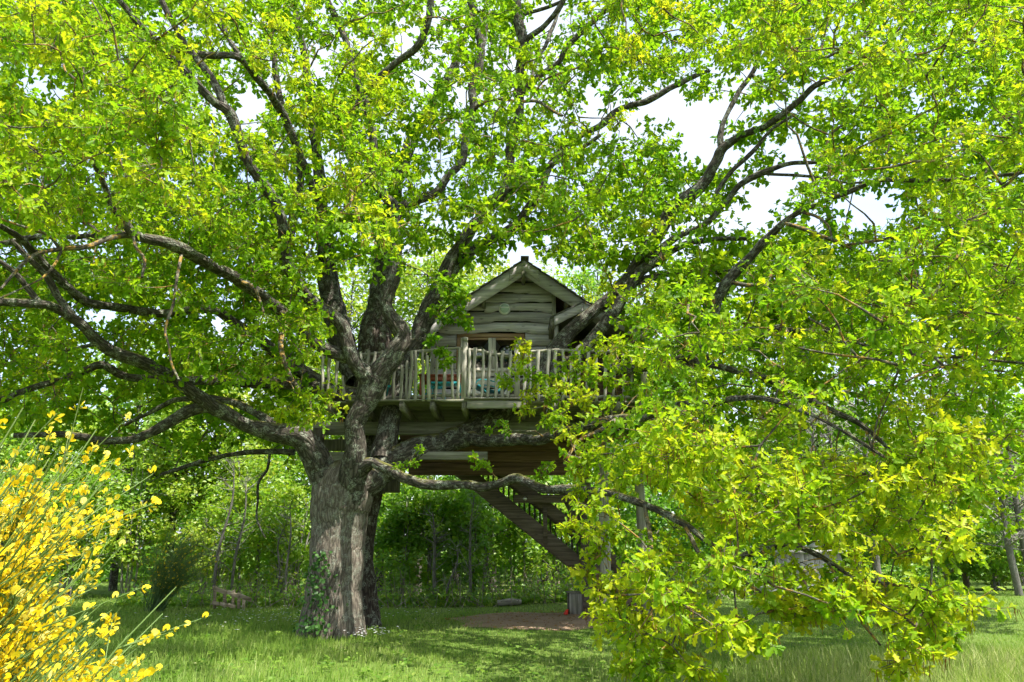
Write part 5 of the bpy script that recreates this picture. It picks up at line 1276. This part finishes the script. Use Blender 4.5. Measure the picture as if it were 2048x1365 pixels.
trs = [
    (60, 27.5, 8.5, 5.0, .62, 'leafy yellow-green tree at the left edge of the wood'),
    (230, 30.0, 11.0, 6.0, .70, 'bright yellow-green tree behind the low left limbs'),
    (400, 28.0, 8.6, 5.2, .74, 'fresh yellow-green tree behind the forked left limb'),
    (560, 31.0, 15.0, 6.5, .72, 'yellow-green tree behind the left shoulder of the big oak'),
    (760, 30.5, 16.5, 6.5, .66, 'light green tree seen between the oak trunk and the cabin'),
    (910, 31.5, 15.5, 6.0, .78, 'yellow-leaved tree rising left of the cabin gable'),
    (1090, 33.0, 15.0, 6.5, .60, 'green tree behind the cabin'),
    (1300, 33.0, 13.0, 6.0, .48, 'mid green tree behind the right wing of the cabin'),
    (1480, 33.5, 12.5, 6.5, .54, 'olive green tree behind the hanging boughs'),
    (1660, 34.0, 9.0, 6.0, .56, 'pale green thin tree above the board shelter'),
    (1840, 33.0, 8.5, 6.0, .60, 'loose pale green tree left of the bare trunks'),
    (2040, 32.0, 9.5, 6.0, .55, 'green tree at the right edge of the wood'),
    (835, 27.5, 13.0, 4.8, .74, 'yellow-green tree close behind the left slope of the cabin roof'),
    (985, 28.5, 13.5, 5.0, .66, 'fresh green tree straight behind the cabin ridge'),
    (1180, 28.5, 12.5, 5.0, .52, 'green tree close behind the right slope of the cabin roof'),
    (670, 28.0, 13.0, 5.0, .68, 'light green tree behind the fork of the big oak'),
    (330, 27.0, 10.0, 5.0, .66, 'light green tree behind the dark broom bush'),
    (-90, 28.5, 9.0, 5.0, .55, 'green tree beyond the left edge of the lawn')]
for px, Yd, h, wd, tt, lab in trs:
    wood_tree('woodland_tree', lab, 'tree', px, Yd, h, wd, tt, 85, 80, .19, 0.13, 0.22, group=G2)
wood_tree('willow_tree', 'tall pale grey-green tree standing to the right of the cabin roof', 'tree', 1215, 44.0, 19.5, 5.2, .6, 120, 75, .30, 0.22, 0.30, mat=M_PALELEAF, sparse=.8)
wood_tree('willow_tree', 'pale grey-green tree further right behind the hanging boughs', 'tree', 1370, 46.0, 17.0, 6.0, .4, 110, 70, .30, 0.22, 0.25, mat=M_PALELEAF, sparse=.8)
# bare, pale-barked saplings
def bare_tree(px, Yd, height, r, label, lean=0.0, nb=26, spread=1.0, bark=None):
    x = at(px, 1150, Yd)[0]; z0 = float(gz(x, Yd))
    T = thing('bare_sapling', label, 'tree', (x, Yd, z0), 'bare pale saplings at the edge of the wood')
    C = [(x, Yd, z0 - .1, r * 1.2), (x + lean * .3 + rng.normal(0, .04), Yd, z0 + height * .35, r), (x + lean * .7 + rng.normal(0, .06), Yd, z0 + height * .7, r * .7), (x + lean, Yd, z0 + height, r * .2)]
    Q = spline(C, .15); mb = MB(); mb.tube(Q[:, :3], Q[:, 3], 8); mb.build('trunk', bark or M_PALEBARK, T, smooth=True)
    k = rng.integers(int(len(Q) * .25), len(Q), nb); A_ = Q[k, :3]
    ln = rng.uniform(.4, 1.3, nb) * spread * height / 5; a = rng.uniform(0, 6.28, nb)
    B_ = A_ + np.stack([np.cos(a) * ln, np.sin(a) * ln, rng.uniform(.1, .9, nb) * ln], 1)
    vs = [sticks(A_, B_, r * .32, r * .12)]
    t = rng.random((nb * 5, 1)); A2 = np.repeat(A_, 5, 0) * (1 - t) + np.repeat(B_, 5, 0) * t
    B2 = A2 + unit(nb * 5) * rng.uniform(.15, .55, (nb * 5, 1)) * spread * height / 5 + [0, 0, .12]
    vs.append(sticks(A2, B2, r * .12, r * .04))
    off = 0; V_, F_ = [], []
    for v, f in vs: V_.append(v); F_.append(f + off); off += len(v)
    V_ = np.vstack(V_)
    obj('branches', mesh('branches', V_ - base(T), [np.vstack(F_)], bark or M_PALEBARK, uv=V_[:, [0, 2]]), T, 'stuff')
for px, Yd, h, r, lean, lab in ((431, 21.6, 4.2, .045, .2, 'thin bare sapling rising at the left end of the rail fence'), (466, 21.4, 3.6, .04, .1, 'thin bare sapling behind the middle of the rail fence'),
        (555, 21.6, 2.4, .03, .2, 'slender grey sapling left of the big oak'), (575, 21.4, 2.8, .035, -.1, 'forked grey sapling close to the left of the big oak trunk'), (872, 21.2, 2.6, .045, -.15, 'crooked pale sapling under the middle of the platform'),
        (943, 21.3, 3.0, .04, .05, 'straight thin sapling left of the stairs'), (895, 21.0, 1.6, .03, .25, 'short leaning dead sapling under the platform'),
        (1755, 25.5, 6.6, .11, .1, 'pale bare trunk behind the hanging boughs on the right'), (2032, 25.0, 5.2, .10, -.1, 'pale bare trunk near the right edge of the lawn'), (2062, 25.2, 5.6, .10, .05, 'pale bare trunk at the very right edge'),
        (1640, 30.0, 7.0, .09, .4, 'bare grey tree tangled behind the board shelter'), (1700, 31.0, 8.0, .09, -.3, 'bare grey tree with crossing twigs above the shelter'), (1930, 29.5, 8.0, .10, .3, 'bare brownish tree on the right of the wood'), (1985, 30.0, 8.4, .10, -.3, 'tall bare brownish tree at the right'),
        (1730, 40.0, 17.0, .16, .5, 'tall bare pinkish-grey tree against the sky on the right'), (1600, 31.0, 6.5, .09, -.2, 'bare grey tree left of the tangled twigs')):
    bare_tree(px, Yd + (0.9 if Yd < 22 else 0), h, r, lab, lean, 60 if h > 5 else 22, 1.2 if h > 5 else 1.0, M_DEADTWIG if 'brown' in lab or 'pink' in lab else None)
# brushwood on the ground in front of the wood
n_ = 900
A_ = np.stack([rng.uniform(-9, 12, n_), rng.uniform(21.2, 23.4, n_), np.zeros(n_)], 1); A_[:, 1] += np.clip(A_[:, 0] - 4, 0, 8) * .65
A_[:, 2] = gz(A_[:, 0], A_[:, 1]); B_ = A_ + np.stack([rng.normal(0, .35, n_), rng.normal(0, .2, n_), rng.uniform(.15, 1.1, n_)], 1)
v, f = sticks(A_, B_, .010, .004)
obj('brushwood', mesh('brushwood', v, [f], M_DEADTWIG, uv=v[:, [0, 2]]), kind='stuff')
# low plants at the wood's edge
n_ = 16000
P = np.stack([rng.uniform(-11, 15, n_), np.abs(rng.normal(0, .8, n_)), np.zeros(n_)], 1); P[:, 1] += 21.5 + np.clip(P[:, 0] - 3.5, 0, 9) * .55
P[:, 2] = gz(P[:, 0], P[:, 1]) + .03 + rng.random(n_) ** 1.8 * np.clip((P[:, 1] - 21) * .5, .25, .9)
leaves('undergrowth', P, unit(n_) * [1, 1, .5], unit(n_) * .7 + [0, -.3, .7], rng.uniform(.07, .16, n_), np.clip(rng.normal(.50, .16, n_), 0, 1), LEAF_FAR, M_BGLEAF, widen=1.2)
# the wood behind, which reads as one mass
n_ = 34000
P = np.stack([rng.uniform(-26, 30, n_), rng.uniform(35, 42, n_), rng.random(n_) ** 1.1 * 9.5], 1)
P[:, 2] *= 0.8 + 0.25 * np.sin(P[:, 0] * .5) + .12 * np.sin(P[:, 0] * 1.7)
leaves('far_woodland', P, unit(n_), unit(n_) + [0, -.2, .6], rng.uniform(.25, .5, n_), np.clip(rng.normal(.42, .15, n_) + .15 * np.sin(P[:, 0] * .8), 0, 1), LEAF_FAR, M_BGLEAF, widen=1.3)

# ================================================================== BROOM
FLOWER_V = np.array([(0,0,0),(.30,.42,.30),(.62,.46,.62),(.86,.20,.78),(.86,-.20,.78),(.62,-.46,.62),(.30,-.42,.30),(.45,0,.52),
                     (0,0,0),(.35,.20,-.02),(.85,.22,-.02),(1.05,.03,-.10),(.80,.10,-.28),(.35,.06,-.20),
                     (0,0,0),(.35,-.20,-.02),(.85,-.22,-.02),(1.05,-.03,-.10),(.80,-.10,-.28),(.35,-.06,-.20)], float)
FLOWER_F = [np.array([(0,1,2,7),(7,2,3,4),(7,4,5,6)]), np.array([(0,6,7,0)])]
FQ = np.array([(0,1,2,7),(7,2,3,4),(7,4,5,6),(8,9,10,12),(14,18,16,15)])
def broom(name, label, bx, by, nst, hgt, rx, stem_dir, nfl, fsize, leafn, big=0, tall=1.0, spread_min=0.15):
    z0 = float(gz(bx, by)); T = thing(name, label, 'shrub', (bx, by, z0))
    SV, SF, off = [], [], 0; FP, FD, GP, GD = [], [], [], []
    for s_ in range(nst):
        f_ = (s_ + .5) / nst; a = stem_dir + rng.normal(0, .9); out = rx * (spread_min + (1 - spread_min) * f_ ** .75); h = hgt * (.42 + .58 * ((s_ * .618) % 1.0)) * (1 - .28 * (out / rx) ** 2)
        o_ = np.array([math.cos(a), math.sin(a), 0]); b_ = np.array([bx, by, z0]) + rng.normal(0, .10, 3) * [1, 1, 0]
        C = [(*b_, .011), (*(b_ + o_ * out * .25 + [0, 0, h * .42]), .008), (*(b_ + o_ * out * .60 + [0, 0, h * .78]), .005), (*(b_ + o_ * out + [0, 0, h * 1.0]), .0022)]
        Q = spline(C, hgt / 16); v, f, _ = tube(Q[:, :3], Q[:, 3], 5); SV.append(v); SF.append(f + off); off += len(v)
        n0 = int(len(Q) * .30)
        for q_ in range(22):                                # whippy green side shoots
            k = rng.integers(n0, len(Q) - 2); A0 = Q[k, :3]; d_ = Q[min(k + 2, len(Q) - 1), :3] - A0; d_ = d_ / np.linalg.norm(d_) + rng.normal(0, .33, 3)
            ln = rng.uniform(.12, .36) * hgt / 2; E0 = A0 + d_ / np.linalg.norm(d_) * ln
            v, f = sticks(A0[None], E0[None], .0028, .0013, 4); SV.append(v); SF.append(f + off); off += len(v)
            m_ = max(1, int(nfl * rng.uniform(.3, 1.5))) if nfl >= 1 else int(rng.random() < nfl)
            t = rng.uniform(.15, 1.0, (max(m_, 0), 1)); FP.append(A0 * (1 - t) + E0 * t); FD.append(np.repeat(((E0 - A0) / ln)[None], m_, 0))
            t = rng.uniform(.05, 1.0, (leafn, 1)); GP.append(A0 * (1 - t) + E0 * t); GD.append(np.repeat(((E0 - A0) / ln)[None], leafn, 0))
    V_ = np.vstack(SV); kind_t = np.clip((V_[:, 2] - z0) / hgt * .9 + rng.normal(0, .05, len(V_)), 0, 1)
    obj('stems', mesh('stems', V_ - base(T), [np.vstack(SF)], M_BROOMGREEN, attrs={'tint': kind_t}), T, 'stuff')
    P = np.vstack(FP); D0 = np.vstack(FD); n_ = len(P)
    rv = unit(n_); rv -= D0 * (rv * D0).sum(1)[:, None]; rv /= np.linalg.norm(rv, axis=1)[:, None]
    D = rv + D0 * .5; N = D0 + np.array([0, 0, .5]) + unit(n_) * .3
    L_ = fsize * rng.uniform(.75, 1.25, n_); tn = np.clip(rng.normal(.45, .28, n_), 0, 1)
    P = P + rv * .006
    if big:
        X_, Y_ = to_px(P); sc = L_ / np.linalg.norm(P - CAM, axis=1) * ((X_ > 5) & (X_ < 2040) & (Y_ > 5) & (Y_ < 1360))
        sel = np.argsort(-sc)[:big]
        fm = [mesh('flower', FLOWER_V, [FQ], M_PETAL, attrs={'tint': np.full(len(FLOWER_V), .15 + .2 * k)}) for k in range(5)]
        for k in sel:
            d_ = D[k] / np.linalg.norm(D[k]); nn = N[k] - d_ * N[k].dot(d_); nn /= np.linalg.norm(nn); s2 = np.cross(nn, d_)
            o = obj('flower', fm[int(min(4, tn[k] * 5))], T); M = np.eye(4)
            M[:3, 0] = d_ * L_[k]; M[:3, 1] = s2 * L_[k]; M[:3, 2] = nn * L_[k]; M[:3, 3] = P[k] - base(T); o.matrix_local = Matrix(M.tolist())
        kp = np.ones(n_, bool); kp[sel] = False; P, D, N, L_, tn = P[kp], D[kp], N[kp], L_[kp], tn[kp]
    leaves('flowers', P, D, N, L_, tn, (FLOWER_V, FQ), M_PETAL, T)
    P = np.vstack(GP); n_ = len(P); D = np.vstack(GD) * .8 + unit(n_) * .8
    leaves('leaflets', P, D, unit(n_), rng.uniform(.4, 1.0, n_) * fsize * .75, np.clip(rng.normal(.45, .2, n_), 0, 1), LEAF_FAR, M_BROOMGREEN, T)
    return T
broom('broom_bush', 'large broom bush covered in yellow flowers in the left foreground', -1.96, 2.35, 170, 2.30, 0.74, 0.05, 8.5, .0225, 2, big=300)
b_ = at(310, 1205, 20.0)
broom('broom_bush', 'rounded dark green broom bush with few yellow flowers at the edge of the wood', b_[0], 20.0, 80, 2.3, 1.4, 0.0, 0.22, .045, 16)

# ================================================================== GRASS
def grass_field(n_, Ya, Yb, hfun, wscale, tfun, tpl_seg, name):
    u = rng.random(n_); Yg = Ya * (Yb / Ya) ** u
    Xg = rng.uniform(-.78, .78, n_) * (Yg + 1.0)
    ok = earth_inside(Xg, Yg) > rng.uniform(.68, 1.08, n_)
    ok &= np.hypot(Xg - base(OAK)[0], Yg - base(OAK)[1]) > .62
    Xg, Yg = Xg[ok], Yg[ok]; n_ = len(Xg)
    h = hfun(Xg, Yg) * rng.uniform(.45, 1.25, n_); tn = np.clip(tfun(Xg, Yg) + rng.normal(0, .13, n_), 0, 1)
    a = rng.uniform(0, 6.28, n_); w_ = wscale * (0.5 + Yg / 14) * rng.uniform(.7, 1.3, n_)
    P = np.stack([Xg, Yg, gz(Xg, Yg) - .01], 1)
    sd = np.stack([np.cos(a), np.sin(a), np.zeros(n_)], 1) * w_[:, None]
    bend = np.stack([np.cos(a * 1.7 + 1), np.sin(a * 1.7 + 1), np.zeros(n_)], 1) * (h * rng.uniform(.1, .75, n_))[:, None]
    up = np.array([0, 0, 1.0]) * h[:, None]
    if tpl_seg == 2:
        V = np.stack([P - sd, P + sd, P + sd * .75 + bend * .3 + up * .6, P - sd * .75 + bend * .3 + up * .6, P + bend + up], 1)
        k = 5; b0 = (np.arange(n_) * 5)[:, None]; F = [np.array([0, 1, 2, 3])[None] + b0, np.array([3, 2, 4])[None] + b0]
    else:
        V = np.stack([P - sd, P + sd, P + bend * .7 + up], 1); k = 3; F = [np.array([0, 1, 2])[None] + (np.arange(n_) * 3)[:, None]]
    obj(name, mesh(name, V.reshape(-1, 3), F, M_GRASS, attrs={'tint': np.repeat(tn, k)}), kind='stuff')
def patch(x, y, s=1.0): return noise3(np.stack([x * .9 * s, y * .5 * s, np.zeros_like(x)], 1))
def rightness(x, y): return np.clip((x - 1.0 - (y - 8) * .30) / 2.2, 0, 1) * np.clip((13.0 - y) / 3.0, 0, 1)
def hf(x, y):
    left = np.clip((-x - 1.0 + (9 - y) * .1) / 2.5, 0, 1)
    return .055 + .10 * left * np.clip(1.2 - (y - 14) / 9, .2, 1) + .30 * rightness(x, y) + .07 * np.clip((10.5 - y) / 3, 0, 1) + .05 * patch(x, y) ** 2
def tf(x, y): return .66 + .22 * rightness(x, y) + .35 * (patch(x + 40, y, 1.4) - .5) - .08 * np.clip((-x - 1) / 3, 0, 1)
grass_field(48000, 5.5, 12.5, hf, .0042, tf, 2, 'tall_grass')
grass_field(110000, 11.5, 27.0, lambda x, y: hf(x, y) * .95, .006, tf, 1, 'lawn_grass')
# small white flowers in the grass
n_ = 300
X_ = np.concatenate([rng.normal(-4.6, 1.4, 250), rng.normal(-2.55, .25, 50)]); Y_ = np.concatenate([rng.normal(18.3, 1.3, 250), rng.normal(14.15, .25, 50)])
P = np.stack([X_, Y_, gz(X_, Y_) + rng.uniform(.08, .22, n_)], 1)
P5 = np.repeat(P, 4, 0); a = np.tile(np.arange(4) * 1.57, n_) + np.repeat(rng.uniform(0, 6, n_), 4)
leaves('white_flowers', P5, np.stack([np.cos(a), np.sin(a), np.full(len(a), .2)], 1), np.tile([0, -.3, 1.0], (len(a), 1)), np.full(len(a), .022), np.zeros(len(a)), LEAF_FAR, M_WHITEFL, widen=1.4)
# broad-leaved weeds in the grass, and litter on the bare earth
n_ = 700; u = rng.random(n_)
Yw = 7.5 * (20 / 7.5) ** u; Xw = rng.uniform(-.6, .5, n_) * Yw
ok = earth_inside(Xw, Yw) > 1.05; Xw, Yw = Xw[ok], Yw[ok]; n_ = len(Xw)
Pw = np.repeat(np.stack([Xw, Yw, gz(Xw, Yw) + .03], 1), 8, 0); a = rng.uniform(0, 6.28, len(Pw))
Pw[:, :2] += rng.normal(0, .05, (len(Pw), 2)); Pw[:, 2] += rng.uniform(0, .07, len(Pw))
leaves('lawn_weeds', Pw, np.stack([np.cos(a), np.sin(a), rng.uniform(.1, .7, len(a))], 1), np.tile([0, -.2, 1.0], (len(a), 1)) + unit(len(a)) * .3, rng.uniform(.03, .085, len(a)), np.clip(rng.normal(.35, .2, len(a)), 0, 1), LEAF_OVAL, M_GRASS, widen=1.5)
n_ = 420
r_ = np.sqrt(rng.random(n_)) * 1.1; a = rng.uniform(0, 6.28, n_); Xw, Yw = EC[0] + 2.35 * r_ * np.cos(a), EC[1] + 2.0 * r_ * np.sin(a)
P = np.stack([Xw, Yw, gz(Xw, Yw) + .04], 1)
leaves('leaf_litter', P, unit(n_) * [1, 1, .15], unit(n_) * .3 + [0, 0, 1], rng.uniform(.03, .09, n_), rng.random(n_), LEAF_OVAL, M_CATKIN)
tri = sum(sum(len(p_.vertices) - 2 for p_ in o.data.polygons) if len(o.data.polygons) < 3000 else int(len(o.data.loops) - 2 * len(o.data.polygons)) for o in S.objects if o.type == 'MESH')
print('TRIANGLES', tri, 'objects', len(S.objects))
